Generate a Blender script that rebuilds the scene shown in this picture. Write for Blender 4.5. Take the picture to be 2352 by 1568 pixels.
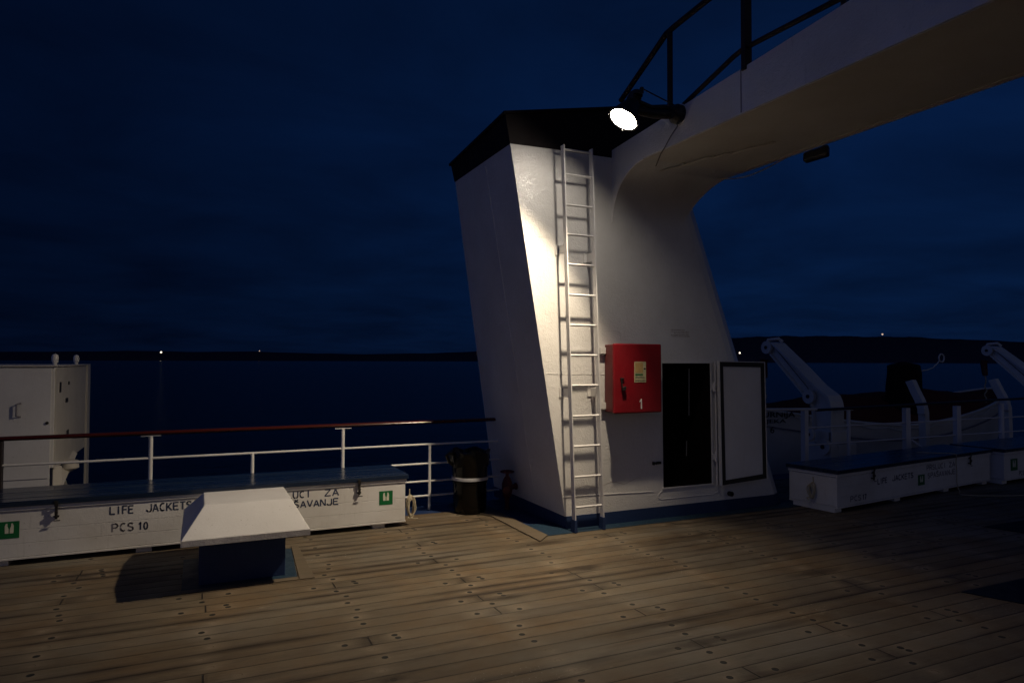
import bpy, bmesh, math, random
from mathutils import Vector, Matrix
random.seed(7)
for o in list(bpy.data.objects): bpy.data.objects.remove(o)
SC = bpy.context.scene
COL = SC.collection
R = math.radians

# ------------------------------------------------------------------ camera
cam_d = bpy.data.cameras.new('camera'); cam = bpy.data.objects.new('camera', cam_d); COL.objects.link(cam)
cam_d.sensor_width = 36; cam_d.lens = 24; cam_d.clip_end = 60000; cam_d.clip_start = .05
cam.location = (0, 0, 1.75)
cam.rotation_euler = (Matrix.Rotation(R(65.4-90), 3, 'Z') @ Matrix.Rotation(R(90)+math.atan(44/1568), 3, 'X') @ Matrix.Rotation(R(.15), 3, 'Z')).to_euler()
SC.camera = cam
SC.view_settings.view_transform = 'Standard'; SC.view_settings.look = 'None'
SC.view_settings.exposure = 0; SC.view_settings.gamma = 1
SC.cycles.max_bounces = 8; SC.cycles.diffuse_bounces = 5

# ------------------------------------------------------------------ dusk sky
W = bpy.data.worlds.new('World'); SC.world = W; W.use_nodes = True
nt = W.node_tree; nt.nodes.clear()
def NN(t, typ, **kw):
    n = t.nodes.new(typ)
    for k, v in kw.items():
        if k in n.inputs.keys() if hasattr(n.inputs, 'keys') else False: n.inputs[k].default_value = v
        else: setattr(n, k, v)
    return n
def ramp(t, fac, stops, interp='LINEAR'):
    n = t.nodes.new('ShaderNodeValToRGB'); n.color_ramp.interpolation = interp
    el = n.color_ramp.elements
    while len(el) < len(stops): el.new(.5)
    for e, (p, c) in zip(el, stops):
        e.position = p
        e.color = (c, c, c, 1) if isinstance(c, (int, float)) else (*c, 1)
    t.links.new(fac, n.inputs[0]); return n.outputs[0]
def math_(t, op, a, b=None, c=None, clamp=False):
    n = t.nodes.new('ShaderNodeMath'); n.operation = op; n.use_clamp = clamp
    for i, v in enumerate((a, b, c)):
        if v is None: continue
        if isinstance(v, (int, float)): n.inputs[i].default_value = v
        else: t.links.new(v, n.inputs[i])
    return n.outputs[0]
def mixc(t, fac, a, b, mode='MIX'):
    n = t.nodes.new('ShaderNodeMix'); n.data_type = 'RGBA'; n.blend_type = mode
    for i, v in ((0, fac), (6, a), (7, b)):
        if isinstance(v, (int, float)): n.inputs[i].default_value = v if i == 0 else (v, v, v, 1)
        elif isinstance(v, tuple): n.inputs[i].default_value = (*v, 1)
        else: t.links.new(v, n.inputs[i])
    return n.outputs[2]
def noise(t, vec, scale, detail=4, rough=.5, dist=0, vscale=None):
    if vscale:
        m = t.nodes.new('ShaderNodeMapping'); m.inputs['Scale'].default_value = vscale; t.links.new(vec, m.inputs[0]); vec = m.outputs[0]
    n = t.nodes.new('ShaderNodeTexNoise'); n.inputs['Scale'].default_value = scale; n.inputs['Detail'].default_value = detail
    n.inputs['Roughness'].default_value = rough; n.inputs['Distortion'].default_value = dist
    t.links.new(vec, n.inputs['Vector']); return n.outputs['Fac']

tc = nt.nodes.new('ShaderNodeTexCoord'); sep = nt.nodes.new('ShaderNodeSeparateXYZ'); nt.links.new(tc.outputs['Generated'], sep.inputs[0])
zz = sep.outputs[2]
base = ramp(nt, zz, [(0, (.0013, .0058, .0232)), (.08, (.0012, .0067, .0275)), (.3, (.0012, .0072, .0318)), (.6, (.0012, .0064, .0270)), (1, (.0013, .0058, .0240))])
# brighter toward +X (right of the view)
dx = nt.nodes.new('ShaderNodeVectorMath'); dx.operation = 'DOT_PRODUCT'; nt.links.new(tc.outputs['Generated'], dx.inputs[0]); dx.inputs[1].default_value = (.93, .30, .2)
right = ramp(nt, dx.outputs['Value'], [(.0, .42), (.25, .55), (.6, 1.0), (.85, 1.25), (1, 1.2)])
base = mixc(nt, 1.0, base, right, 'MULTIPLY')
# soft cloud streaks; clouds flatten toward the horizon
cdiv = math_(nt, 'ADD', zz, .12)
cx = math_(nt, 'DIVIDE', sep.outputs[0], cdiv); cy = math_(nt, 'DIVIDE', sep.outputs[1], cdiv)
cv = nt.nodes.new('ShaderNodeCombineXYZ'); nt.links.new(cx, cv.inputs[0]); nt.links.new(cy, cv.inputs[1])
cn = noise(nt, cv.outputs[0], 1.15, 6, .56, .35, (1, 1.1, 1))
cl = ramp(nt, cn, [(.28, .70), (.44, .92), (.56, 1.08), (.72, 1.32)])
base = mixc(nt, 1.0, base, cl, 'MULTIPLY')
# bluish afterglow on the left, behind the camera
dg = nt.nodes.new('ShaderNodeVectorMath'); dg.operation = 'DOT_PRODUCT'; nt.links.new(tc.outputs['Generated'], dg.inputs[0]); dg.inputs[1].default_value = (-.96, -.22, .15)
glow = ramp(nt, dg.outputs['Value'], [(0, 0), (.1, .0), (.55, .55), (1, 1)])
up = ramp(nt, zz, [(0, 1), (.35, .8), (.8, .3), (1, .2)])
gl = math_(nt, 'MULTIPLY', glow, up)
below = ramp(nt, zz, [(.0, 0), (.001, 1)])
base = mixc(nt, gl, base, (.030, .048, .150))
dh = nt.nodes.new('ShaderNodeVectorMath'); dh.operation = 'DOT_PRODUCT'; nt.links.new(tc.outputs['Generated'], dh.inputs[0]); dh.inputs[1].default_value = (.12, -.99, .08)  # added low grey glow behind the camera, placed to brighten chest fronts and wall
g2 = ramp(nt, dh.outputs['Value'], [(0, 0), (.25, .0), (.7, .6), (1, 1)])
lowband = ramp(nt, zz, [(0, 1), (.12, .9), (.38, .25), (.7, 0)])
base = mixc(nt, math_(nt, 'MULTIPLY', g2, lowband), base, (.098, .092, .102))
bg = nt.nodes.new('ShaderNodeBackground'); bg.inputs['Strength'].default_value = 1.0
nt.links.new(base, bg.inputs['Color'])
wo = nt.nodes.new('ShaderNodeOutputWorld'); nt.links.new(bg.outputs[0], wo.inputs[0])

# ------------------------------------------------------------------ materials
MATS = {}
def mat(name, fn):
    m = bpy.data.materials.new(name); m.use_nodes = True
    t = m.node_tree; b = t.nodes['Principled BSDF']; fn(t, b); MATS[name] = m; return m
def setv(b, **k):
    for n, v in k.items():
        n = n.replace('_', ' ')
        b.inputs[n].default_value = (*v, 1) if isinstance(v, tuple) else v
def objc(t):
    n = t.nodes.new('ShaderNodeTexCoord'); return n.outputs['Object']
def geo(t):
    n = t.nodes.new('ShaderNodeNewGeometry'); return n.outputs['Position']
def bump(t, b, h, strength, dist):
    n = t.nodes.new('ShaderNodeBump'); n.inputs['Strength'].default_value = strength; n.inputs['Distance'].default_value = dist
    t.links.new(h, n.inputs['Height']); t.links.new(n.outputs[0], b.inputs['Normal']); return n
def add(t, *a):
    r = a[0]
    for x in a[1:]: r = math_(t, 'ADD', r, x)
    return r
def mul(t, a, b): return math_(t, 'MULTIPLY', a, b)

def paint(col, dirt, rough=(.32, .5), bs=1.0, rust=0, peel=0, spec=.5, coat=0):
    def f(t, b):
        g = geo(t)
        n1 = noise(t, g, 1.3, 5, .6); n2 = noise(t, g, 7, 5, .65, .4); n3 = noise(t, g, 26, 4, .6); n4 = noise(t, g, 95, 2, .5)
        c = mixc(t, ramp(t, n1, [(.35, 0), (.75, .7)]), col, dirt)
        streak = noise(t, g, 5, 4, .6, .2, (9, 9, .8))
        c = mixc(t, ramp(t, streak, [(.6, 0), (.8, .30)]), c, tuple(x*.6 for x in dirt))
        spk = ramp(t, noise(t, g, 55, 2, .5), [(.70, 0), (.76, .5)])
        c = mixc(t, spk, c, tuple(x*.5 for x in dirt))
        if rust:
            rr = ramp(t, noise(t, g, 3.2, 8, .72, .6), [(.68, 0), (.74, rust)])
            c = mixc(t, rr, c, (.16, .06, .025))
        t.links.new(c, b.inputs['Base Color'])
        t.links.new(ramp(t, n2, [(.3, rough[0]), (.7, rough[1])]), b.inputs['Roughness'])
        # brush marks, drips and old layers
        lump = ramp(t, noise(t, g, 11, 3, .5, 1.2), [(.50, 0), (.535, 1), (.56, .2)])
        msk = ramp(t, noise(t, g, 1.6, 2, .5), [(.52, 0), (.62, 1)])
        h = add(t, mul(t, n2, .40), mul(t, n3, .34), mul(t, n4, .26), mul(t, mul(t, lump, msk), .07+peel))
        bump(t, b, h, min(1, .6*bs), .014)
        setv(b, Specular_IOR_Level=spec)
        if coat:   # glossy enamel that follows the brush texture
            setv(b, Coat_Weight=coat, Coat_Roughness=.13)
            n5 = noise(t, g, 62, 2, .5); n6 = noise(t, g, 20, 3, .6, .8)
            bn = t.nodes.new('ShaderNodeBump'); bn.inputs['Strength'].default_value = .85; bn.inputs['Distance'].default_value = .010
            t.links.new(add(t, mul(t, n5, .5), mul(t, n6, .6)), bn.inputs['Height']); t.links.new(bn.outputs[0], b.inputs['Coat Normal'])
    return f
mat('white_paint', paint((.70, .69, .68), (.52, .50, .47), rough=(.28, .45), bs=1.3, peel=.05, coat=.8))
mat('white_paint_rough', paint((.70, .69, .68), (.46, .42, .37), bs=.55, rust=.40, peel=.12))
mat('chipped_white', paint((.68, .66, .64), (.34, .31, .28), bs=1.6, rust=.5, peel=.9))
mat('white_paint_smooth', paint((.68, .67, .67), (.52, .50, .48), bs=.35, rust=.15))
mat('boat_white', paint((.64, .64, .62), (.44, .43, .38), bs=.4, rust=.25))
mat('cream_paint', paint((.58, .55, .50), (.46, .42, .36), bs=.5, rust=.4))
mat('navy_paint', paint((.018, .038, .110), (.013, .028, .075), (.45, .7), .9, rust=.15, spec=.3))
mat('patch_paint', paint((.004, .008, .024), (.006, .009, .02), (.7, .9), .6, spec=.15))
mat('deck_blue', paint((.013, .036, .066), (.012, .028, .048), (.5, .75), .9, rust=.3, spec=.3))
def lid(t, b):
    g = objc(t); n = noise(t, g, 6, 5, .6, .1, (.12, 3, 1)); n2 = noise(t, g, 2.5, 4, .6)
    c = mixc(t, ramp(t, n, [(.42, 0), (.7, .8)]), (.006, .015, .042), (.018, .032, .056)); c = mixc(t, ramp(t, n2, [(.6, 0), (.75, .3)]), c, (.025, .032, .042))
    t.links.new(c, b.inputs['Base Color']); t.links.new(ramp(t, n, [(.3, .16), (.7, .34)]), b.inputs['Roughness']); bump(t, b, n, .3, .004)
mat('lid_blue', lid)
mat('black_paint', paint((.010, .007, .008), (.016, .012, .012), (.55, .8), .8, spec=.15))
mat('rail_dark', paint((.020, .010, .014), (.03, .016, .014), (.5, .7), .6, spec=.3))
mat('red_paint', paint((.27, .004, .010), (.16, .010, .014), (.38, .65), .7, rust=.35, spec=.35))
mat('red_faded', paint((.13, .018, .018), (.10, .02, .02), (.5, .7), .5, rust=.1))
mat('hydrant_red', paint((.07, .006, .008), (.09, .008, .01), (.5, .7), .5, rust=.2))
mat('brown_canvas', paint((.11, .030, .020), (.06, .02, .015), (.8, .95), 1, spec=.1))
mat('dark_canvas', paint((.006, .006, .008), (.01, .008, .008), (.8, .95), 1, spec=.1))
mat('block_red', paint((.09, .010, .010), (.05, .008, .008), (.5, .7), .5))
def wood_plain(col, r):
    def f(t, b):
        g = geo(t); n = noise(t, g, 14, 6, .6, .3, (.25, 1, 1)); c = mixc(t, n, col, tuple(x*.45 for x in col))
        t.links.new(c, b.inputs['Base Color']); setv(b, Roughness=r); bump(t, b, n, .25, .004)
    return f
mat('handrail_wood', wood_plain((.075, .012, .007), .22))
mat('handrail_dark', wood_plain((.022, .012, .010), .5))
mat('margin_wood', wood_plain((.17, .13, .085), .75))
def flat(col, r, metal=0., spec=.5):
    def f(t, b):
        n = noise(t, geo(t), 40, 3, .5); c = mixc(t, n, tuple(x*.8 for x in col), tuple(x*1.15 for x in col))
        t.links.new(c, b.inputs['Base Color']); setv(b, Roughness=r, Metallic=metal, Specular_IOR_Level=spec)
    return f
mat('rubber', flat((.012, .011, .010), .6))
mat('bin_black', flat((.0020, .0014, .0012), .14, 0, .3))
mat('bag_black', flat((.0015, .0013, .0013), .22, 0, .3))
mat('dark_metal', flat((.025, .022, .02), .45, .3))
mat('steel', flat((.45, .44, .42), .35, .9))
mat('strap_white', flat((.42, .42, .44), .5))
mat('rope', flat((.42, .36, .25), .9))
mat('cable', flat((.10, .09, .08), .6))
mat('dark_inside', flat((.006, .004, .004), .9, 0, .1))
mat('letter_blue', flat((.045, .055, .10), .7, 0, .2))
mat('letter_faded', flat((.20, .19, .22), .8, 0, .2))
mat('letter_black', flat((.02, .022, .03), .7, 0, .2))
mat('letter_brown', flat((.30, .26, .24), .8, 0, .2))
mat('letter_white', flat((.75, .72, .68), .6))
mat('sign_green', flat((.004, .13, .035), .4))
mat('sign_cream', flat((.62, .56, .32), .6))
mat('sign_tan', flat((.55, .36, .14), .6))
mat('sign_white', flat((.62, .62, .50), .6))
mat('lamp_black', flat((.018, .017, .018), .5, .2))
def emis(c, s):
    def f(t, b):
        setv(b, Base_Color=(.8, .8, .8)); b.inputs['Emission Color'].default_value = (*c, 1); b.inputs['Emission Strength'].default_value = s
    return f
mat('lamp_light', emis((1, .89, .74), 125))
mat('far_light', emis((1, .85, .65), 2.2))
mat('far_light_dim', emis((1, .7, .5), .7))

# teak deck: planks run along X, PW wide, over beams BS apart
PW, BS, BX, BL = .1455, .925, .065, 5
STAINS = [(2.75, 5.05, .55, .055, .9), (3.0, 5.02, .16, .10, .95), (3.10, 3.75, .75, .06, .9), (2.08, 4.66, .22, .07, .9), (3.1, 3.42, .9, .05, .7), (3.05, 5.88, .40, .09, .9), (.98, 3.72, .15, .06, .85), (4.6, 4.15, .45, .08, .8), (.95, 5.1, .5, .06, .5), (-1.1, 3.3, .8, .25, .6), (.4, 4.5, .6, .05, .6)]
def deck(t, b):
    g = geo(t); s = t.nodes.new('ShaderNodeSeparateXYZ'); t.links.new(g, s.inputs[0]); X, Y = s.outputs[0], s.outputs[1]
    # slight waviness of the seams
    wob = mul(t, math_(t, 'SUBTRACT', noise(t, g, 1.2, 2, .5, 0, (1, 6, 1)), .5), .010)
    Yw = add(t, Y, wob)
    py = math_(t, 'DIVIDE', Yw, PW); i = math_(t, 'FLOOR', py); fy = math_(t, 'FRACT', py)
    def wn(*ax, seed=0.):
        c = t.nodes.new('ShaderNodeCombineXYZ')
        for k, a in enumerate(ax):
            if isinstance(a, (int, float)): c.inputs[k].default_value = a
            else: t.links.new(a, c.inputs[k])
        c.inputs[2].default_value = seed
        n = t.nodes.new('ShaderNodeTexWhiteNoise'); n.noise_dimensions = '3D'; t.links.new(c.outputs[0], n.inputs['Vector']); return n.outputs['Value'], n.outputs['Color']
    off = math_(t, 'FLOOR', mul(t, wn(i, 0., seed=3.3)[0], BL))
    q = math_(t, 'DIVIDE', math_(t, 'SUBTRACT', X, BX), BS)
    kb = math_(t, 'ROUND', q)
    qo = add(t, q, off); piece = math_(t, 'FLOOR', math_(t, 'DIVIDE', qo, BL))
    isbutt = math_(t, 'COMPARE', math_(t, 'FLOORED_MODULO', add(t, kb, off), BL), 0, .1)
    if True:
        pass
    pv, pc = wn(i, piece, seed=1.7)
    kv, kc = wn(i, kb, seed=5.1)
    ks = t.nodes.new('ShaderNodeSeparateColor'); t.links.new(kc, ks.inputs[0]); k1, k2, k3 = ks.outputs
    ddx = mul(t, math_(t, 'SUBTRACT', q, kb), BS)          # metres from the beam centre
    # seam and butt lines
    ey = mul(t, math_(t, 'SUBTRACT', .5, math_(t, 'ABSOLUTE', math_(t, 'SUBTRACT', fy, .5))), PW)
    sw = add(t, .0020, mul(t, noise(t, g, 2.2, 4, .7, 0, (.5, 7, 1)), .0036))
    seam = math_(t, 'SMOOTH_MIN', 1., math_(t, 'DIVIDE', ey, sw), .1)
    seamline = ramp(t, math_(t, 'DIVIDE', ey, sw), [(.55, 1), (1.0, 0)])
    jx = math_(t, 'ABSOLUTE', add(t, ddx, mul(t, math_(t, 'SUBTRACT', k1, .5), .05)))
    butt = mul(t, ramp(t, math_(t, 'DIVIDE', jx, .0065), [(.6, 1), (1, 0)]), isbutt)
    line = math_(t, 'MAXIMUM', seamline, butt)
    # plugs
    def disc(px, pyc, r):
        a = math_(t, 'SUBTRACT', ddx, px); c = mul(t, math_(t, 'SUBTRACT', fy, pyc), PW)
        return math_(t, 'DIVIDE', math_(t, 'SQRT', add(t, mul(t, a, a), mul(t, c, c))), r)
    nb = math_(t, 'SUBTRACT', 1, isbutt)
    jy = add(t, .38, mul(t, k2, .24)); jxx = mul(t, math_(t, 'SUBTRACT', k3, .5), .09)
    pr = .0215
    d0 = disc(jxx, jy, pr)
    d1 = disc(add(t, -.13, mul(t, k1, -.05)), add(t, .3, mul(t, k3, .3)), pr)
    d2 = disc(add(t, .14, mul(t, k2, .05)), add(t, .28, mul(t, k1, .1)), pr)
    d3 = disc(add(t, .13, mul(t, k2, .05)), add(t, .62, mul(t, k1, .1)), pr)
    big = 50.
    d0 = add(t, d0, mul(t, isbutt, big)); d1 = add(t, d1, mul(t, nb, big))
    d2 = add(t, d2, mul(t, nb, big)); d3 = add(t, d3, mul(t, add(t, nb, math_(t, 'GREATER_THAN', k3, .55)), big))
    dm = math_(t, 'MINIMUM', math_(t, 'MINIMUM', d0, d1), math_(t, 'MINIMUM', d2, d3))
    plug = ramp(t, dm, [(.86, 1), (1.0, 0)])
    plugdark = math_(t, 'GREATER_THAN', math_(t, 'FRACT', mul(t, kv, 7.31)), .24)
    halo = ramp(t, math_(t, 'DIVIDE', dm, 6), [(.14, 1), (.35, .45), (1, 0)])
    # wood
    grain = noise(t, g, 34, 6, .62, .25, (.09, 1, 1)); fine = noise(t, g, 170, 3, .6, .1, (.12, 1, 1))
    blot = noise(t, g, 1.5, 5, .6, .3); blot2 = noise(t, g, 5, 5, .65, .3, (.35, 1, 1))
    A, B, C = (.118, .094, .064), (.168, .132, .086), (.155, .096, .046)
    c = mixc(t, grain, A, B)
    c = mixc(t, ramp(t, blot, [(.42, 0), (.68, .75)]), c, C)
    tone = t.nodes.new('ShaderNodeMapRange'); t.links.new(pv, tone.inputs[0]); tone.inputs[3].default_value = .80; tone.inputs[4].default_value = 1.15
    vv = t.nodes.new('ShaderNodeCombineXYZ')
    for k in range(3): t.links.new(tone.outputs[0], vv.inputs[k])
    c = mixc(t, 1., c, vv.outputs[0], 'MULTIPLY')
    c = mixc(t, ramp(t, fine, [(.3, .35), (.6, 0)]), c, (.07, .055, .036))
    c = mixc(t, ramp(t, blot2, [(.50, 0), (.74, .65)]), c, (.078, .058, .040))
    big_ = noise(t, g, .42, 5, .62, .8, (.7, 1.5, 1)); c = mixc(t, ramp(t, big_, [(.50, 0), (.66, .60)]), c, (.060, .040, .024))
    grey = noise(t, g, .8, 4, .6, .4, (.6, 1.2, 1)); c = mixc(t, ramp(t, grey, [(.50, 0), (.7, .6)]), c, (.20, .185, .155))
    drag = noise(t, g, 9, 4, .7, 1.5, (.16, 1, 1)); c = mixc(t, ramp(t, drag, [(.60, 0), (.72, .45)]), c, (.05, .038, .026))
    pale = noise(t, g, 4.2, 5, .7, .6, (.3, 1, 1)); c = mixc(t, ramp(t, pale, [(.63, 0), (.74, .5)]), c, (.36, .30, .22))
    # pale scoured wood round the plugs, broken up
    c = mixc(t, mul(t, halo, ramp(t, blot2, [(.40, .05), (.68, .60)])), c, (.34, .27, .19))
    # dark damp runs along some seams
    wet = mul(t, ramp(t, noise(t, g, .8, 4, .65, .2, (.5, 3.0, 1)), [(.50, 0), (.62, 1)]), ramp(t, ey, [(.0, 1), (.025, .6), (.07, 0)]))
    c = mixc(t, wet, c, (.030, .018, .010))
    bstain = mul(t, mul(t, isbutt, ramp(t, jx, [(0, 1), (.16, 0)])), ramp(t, k2, [(.25, 0), (.8, .9)]))
    bstain = mul(t, bstain, ramp(t, noise(t, g, 12, 4, .6), [(.35, .2), (.6, 1)]))
    c = mixc(t, bstain, c, (.032, .022, .013))
    ring = mul(t, ramp(t, dm, [(.80, 0), (.92, 1), (1.05, 0)]), .5)
    c = mixc(t, ring, c, (.05, .035, .02))
    c = mixc(t, mul(t, plug, plugdark), c, (.010, .010, .008))
    c = mixc(t, mul(t, line, .93), c, (.014, .011, .009))
    # old spills and soaked patches that run with the grain
    for sx0, sy0, rx_, ry_, am in STAINS:
        u1 = math_(t, 'DIVIDE', math_(t, 'SUBTRACT', X, sx0), rx_); v1 = math_(t, 'DIVIDE', math_(t, 'SUBTRACT', Y, sy0), ry_)
        dd = math_(t, 'SQRT', add(t, mul(t, u1, u1), mul(t, v1, v1))); dd = add(t, dd, mul(t, math_(t, 'SUBTRACT', blot2, .5), 1.6))
        c = mixc(t, mul(t, ramp(t, dd, [(.25, 1), (1.0, 0)]), am), c, (.034, .022, .012))
    # paint flecks
    fl = ramp(t, mul(t, noise(t, g, 60, 2, .5), ramp(t, noise(t, g, .9, 2, .5), [(.55, 0), (.66, 1)])), [(.66, 0), (.70, .6)])
    c = mixc(t, fl, c, (.45, .42, .36))
    t.links.new(c, b.inputs['Base Color'])
    rg = ramp(t, blot, [(.3, .52), (.7, .82)]); t.links.new(rg, b.inputs['Roughness']); setv(b, Specular_IOR_Level=.35)
    cup = ramp(t, ey, [(.0, .0), (.02, .75), (.06, 1)])
    h = add(t, mul(t, cup, .5), mul(t, line, -1.0), mul(t, grain, .30), mul(t, fine, .14), mul(t, pv, .35), mul(t, blot2, .3), mul(t, plug, -.25))
    bump(t, b, h, .9, .011)
mat('teak_deck', deck)
def water(t, b):
    g = geo(t)
    setv(b, Base_Color=(.0018, .0055, .024), Roughness=.22, Specular_IOR_Level=.5, IOR=1.33)
    d = t.nodes.new('ShaderNodeVectorMath'); d.operation = 'LENGTH'; t.links.new(g, d.inputs[0])
    h = add(t, mul(t, noise(t, g, .55, 5, .6, .6), .8), mul(t, noise(t, g, .09, 4, .6, .4), 2.0), mul(t, noise(t, g, 2.4, 3, .5), .18))
    bump(t, b, h, .8, .9)
mat('sea_water', water)
def hill(t, b):
    g = geo(t); n = noise(t, g, .02, 6, .6)  # base colour raised to stand in for distance haze
    t.links.new(mixc(t, n, (.034, .034, .054), (.055, .055, .08)), b.inputs['Base Color']); setv(b, Roughness=1., Specular_IOR_Level=0.)
mat('hill_scrub', hill)

# ------------------------------------------------------------------ mesh helpers
class MB:
    def __init__(s): s.bm = bmesh.new(); s.mi = 0
    def _tag(s, f): f.material_index = s.mi; return f
    def quad(s, *p):
        vs = [s.bm.verts.new(q) for q in p]; return s._tag(s.bm.faces.new(vs))
    def box(s, c, d, rz=0., M=None):
        x, y, z = (v/2 for v in d); vs = []
        for a, b_, e in ((-1,-1,-1),(1,-1,-1),(1,1,-1),(-1,1,-1),(-1,-1,1),(1,-1,1),(1,1,1),(-1,1,1)):
            v = Vector((a*x, b_*y, e*z))
            if M: v = M @ v
            v.rotate(Matrix.Rotation(rz, 3, 'Z')); vs.append(s.bm.verts.new(v+Vector(c)))
        for f in ((0,3,2,1),(4,5,6,7),(0,1,5,4),(1,2,6,5),(2,3,7,6),(3,0,4,7)): s._tag(s.bm.faces.new([vs[i] for i in f]))
        return s
    def bb(s, x0, x1, y0, y1, z0, z1): return s.box(((x0+x1)/2, (y0+y1)/2, (z0+z1)/2), (x1-x0, y1-y0, z1-z0))
    def hexa(s, p):            # eight corners, bottom four then top four
        vs = [s.bm.verts.new(q) for q in p]
        for f in ((0,3,2,1),(4,5,6,7),(0,1,5,4),(1,2,6,5),(2,3,7,6),(3,0,4,7)): s._tag(s.bm.faces.new([vs[i] for i in f]))
        return s
    def prism(s, pts, vec):    # polygon (3-D points) pushed along vec
        vec = Vector(vec); a = [s.bm.verts.new(p) for p in pts]; b_ = [s.bm.verts.new(Vector(p)+vec) for p in pts]; n = len(pts)
        s._tag(s.bm.faces.new(a[::-1])); s._tag(s.bm.faces.new(b_))
        for i in range(n): s._tag(s.bm.faces.new((a[i], a[(i+1)%n], b_[(i+1)%n], b_[i])))
        return s
    def loft(s, rings, cap=True, closed=True):
        R_ = [[s.bm.verts.new(p) for p in r] for r in rings]; n = len(R_[0])
        for a, b_ in zip(R_, R_[1:]):
            for i in range(n if closed else n-1):
                try: s._tag(s.bm.faces.new((a[i], a[(i+1)%n], b_[(i+1)%n], b_[i])))
                except ValueError: pass
        if cap: s._tag(s.bm.faces.new(R_[0][::-1])); s._tag(s.bm.faces.new(R_[-1]))
        return s
    def tube(s, path, r, n=10, r2=None, flat=None):
        path = [Vector(p) for p in path]; rings = []; up = None
        for i, p in enumerate(path):
            d = (path[min(i+1, len(path)-1)]-path[max(i-1, 0)]).normalized()
            if up is None: up = Vector((0, 0, 1)) if abs(d.z) < .9 else Vector((1, 0, 0))
            a = d.cross(up).normalized(); b_ = a.cross(d).normalized(); up = b_
            rr = r if r2 is None else r+(r2-r)*i/(len(path)-1)
            rings.append([p+a*math.cos(2*math.pi*k/n)*rr+b_*math.sin(2*math.pi*k/n)*rr*(flat or 1) for k in range(n)])
        return s.loft(rings)
    def lathe(s, prof, origin, axis=(0,0,1), n=32, cap=True):   # prof: (radius, height)
        axis = Vector(axis).normalized(); q = Vector((0,0,1)).rotation_difference(axis); o = Vector(origin)
        rings = [[o+q @ Vector((r*math.cos(2*math.pi*k/n), r*math.sin(2*math.pi*k/n), h)) for k in range(n)] for r, h in prof]
        return s.loft(rings, cap=cap)
    def build(s, name, mats, parent=None, bevel=0., smooth=False, seg=2):
        me = bpy.data.meshes.new(name); bmesh.ops.recalc_face_normals(s.bm, faces=s.bm.faces) if smooth is not None else None
        s.bm.to_mesh(me); s.bm.free()
        for m in (mats if isinstance(mats, (list, tuple)) else [mats]): me.materials.append(MATS[m])
        o = bpy.data.objects.new(name, me); COL.objects.link(o)
        if smooth:
            for p in me.polygons: p.use_smooth = True
            md = o.modifiers.new('e', 'EDGE_SPLIT'); md.split_angle = R(38)
        if bevel:
            md = o.modifiers.new('b', 'BEVEL'); md.width = bevel; md.segments = seg; md.limit_method = 'ANGLE'; md.angle_limit = R(30)
            if not smooth: md.harden_normals = False
        if parent: link(o, parent)
        return o
def link(o, parent):
    o.parent = parent
    o.matrix_parent_inverse = parent.matrix_basis.inverted() if not parent.parent else Matrix.Identity(4)
def sub(o, parent, root):      # parent a sub-part: its mesh stays in world coordinates
    o.parent = parent; o.matrix_parent_inverse = Matrix.Identity(4); return o
def tag(o, label=None, cat=None, group=None, kind=None):
    if label: o['label'] = label
    if cat: o['category'] = cat
    if group: o['group'] = group
    if kind: o['kind'] = kind
    return o
def empty(name, loc, label, cat, group=None):
    o = bpy.data.objects.new(name, None); COL.objects.link(o); o.location = loc; o.empty_display_size = .2
    tag(o, label, cat, group); return o
def text(name, body, size, loc, m, parent, rz=0., width=None, spacing=1.0, dep=.0015, align='LEFT', M=None, bold=.018):
    cu = bpy.data.curves.new(name, 'FONT'); cu.body = body; cu.size = 1; cu.space_character = spacing; cu.space_word = 1.6; cu.align_x = align; cu.offset = bold
    tmp = bpy.data.objects.new(name, cu); COL.objects.link(tmp)
    dg_ = bpy.context.evaluated_depsgraph_get(); me = bpy.data.meshes.new_from_object(tmp.evaluated_get(dg_)); bpy.data.objects.remove(tmp)
    xs = [v.co.x for v in me.vertices]; ys = [v.co.y for v in me.vertices]
    h = size/(.729); w = (width/(max(xs)-min(xs))) if width else h
    x0 = min(xs) if align == 'LEFT' else 0
    rot = Matrix.Rotation(rz, 3, 'Z')
    for v in me.vertices:
        p = Vector(((v.co.x-x0)*w, 0, v.co.y*h))
        if M: p = M @ p
        v.co = rot @ p + Vector(loc)
    bm = bmesh.new(); bm.from_mesh(me)
    r = bmesh.ops.extrude_face_region(bm, geom=bm.faces[:])
    nrm = rot @ Vector((0, -1, 0))
    bmesh.ops.translate(bm, vec=nrm*dep, verts=[g for g in r['geom'] if isinstance(g, bmesh.types.BMVert)])
    bmesh.ops.recalc_face_normals(bm, faces=bm.faces)
    bm.to_mesh(me); bm.free(); me.materials.clear(); me.materials.append(MATS[m])
    o = bpy.data.objects.new(name, me); COL.objects.link(o)
    if parent is not None: link(o, parent)
    return o
def lerp(a, b, t): return a+(b-a)*t
def arc(cx_, cy_, rx, ry, a0, a1, n=6): return [(cx_+rx*math.cos(R(lerp(a0, a1, k/n))), cy_+ry*math.sin(R(lerp(a0, a1, k/n)))) for k in range(n+1)]
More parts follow.
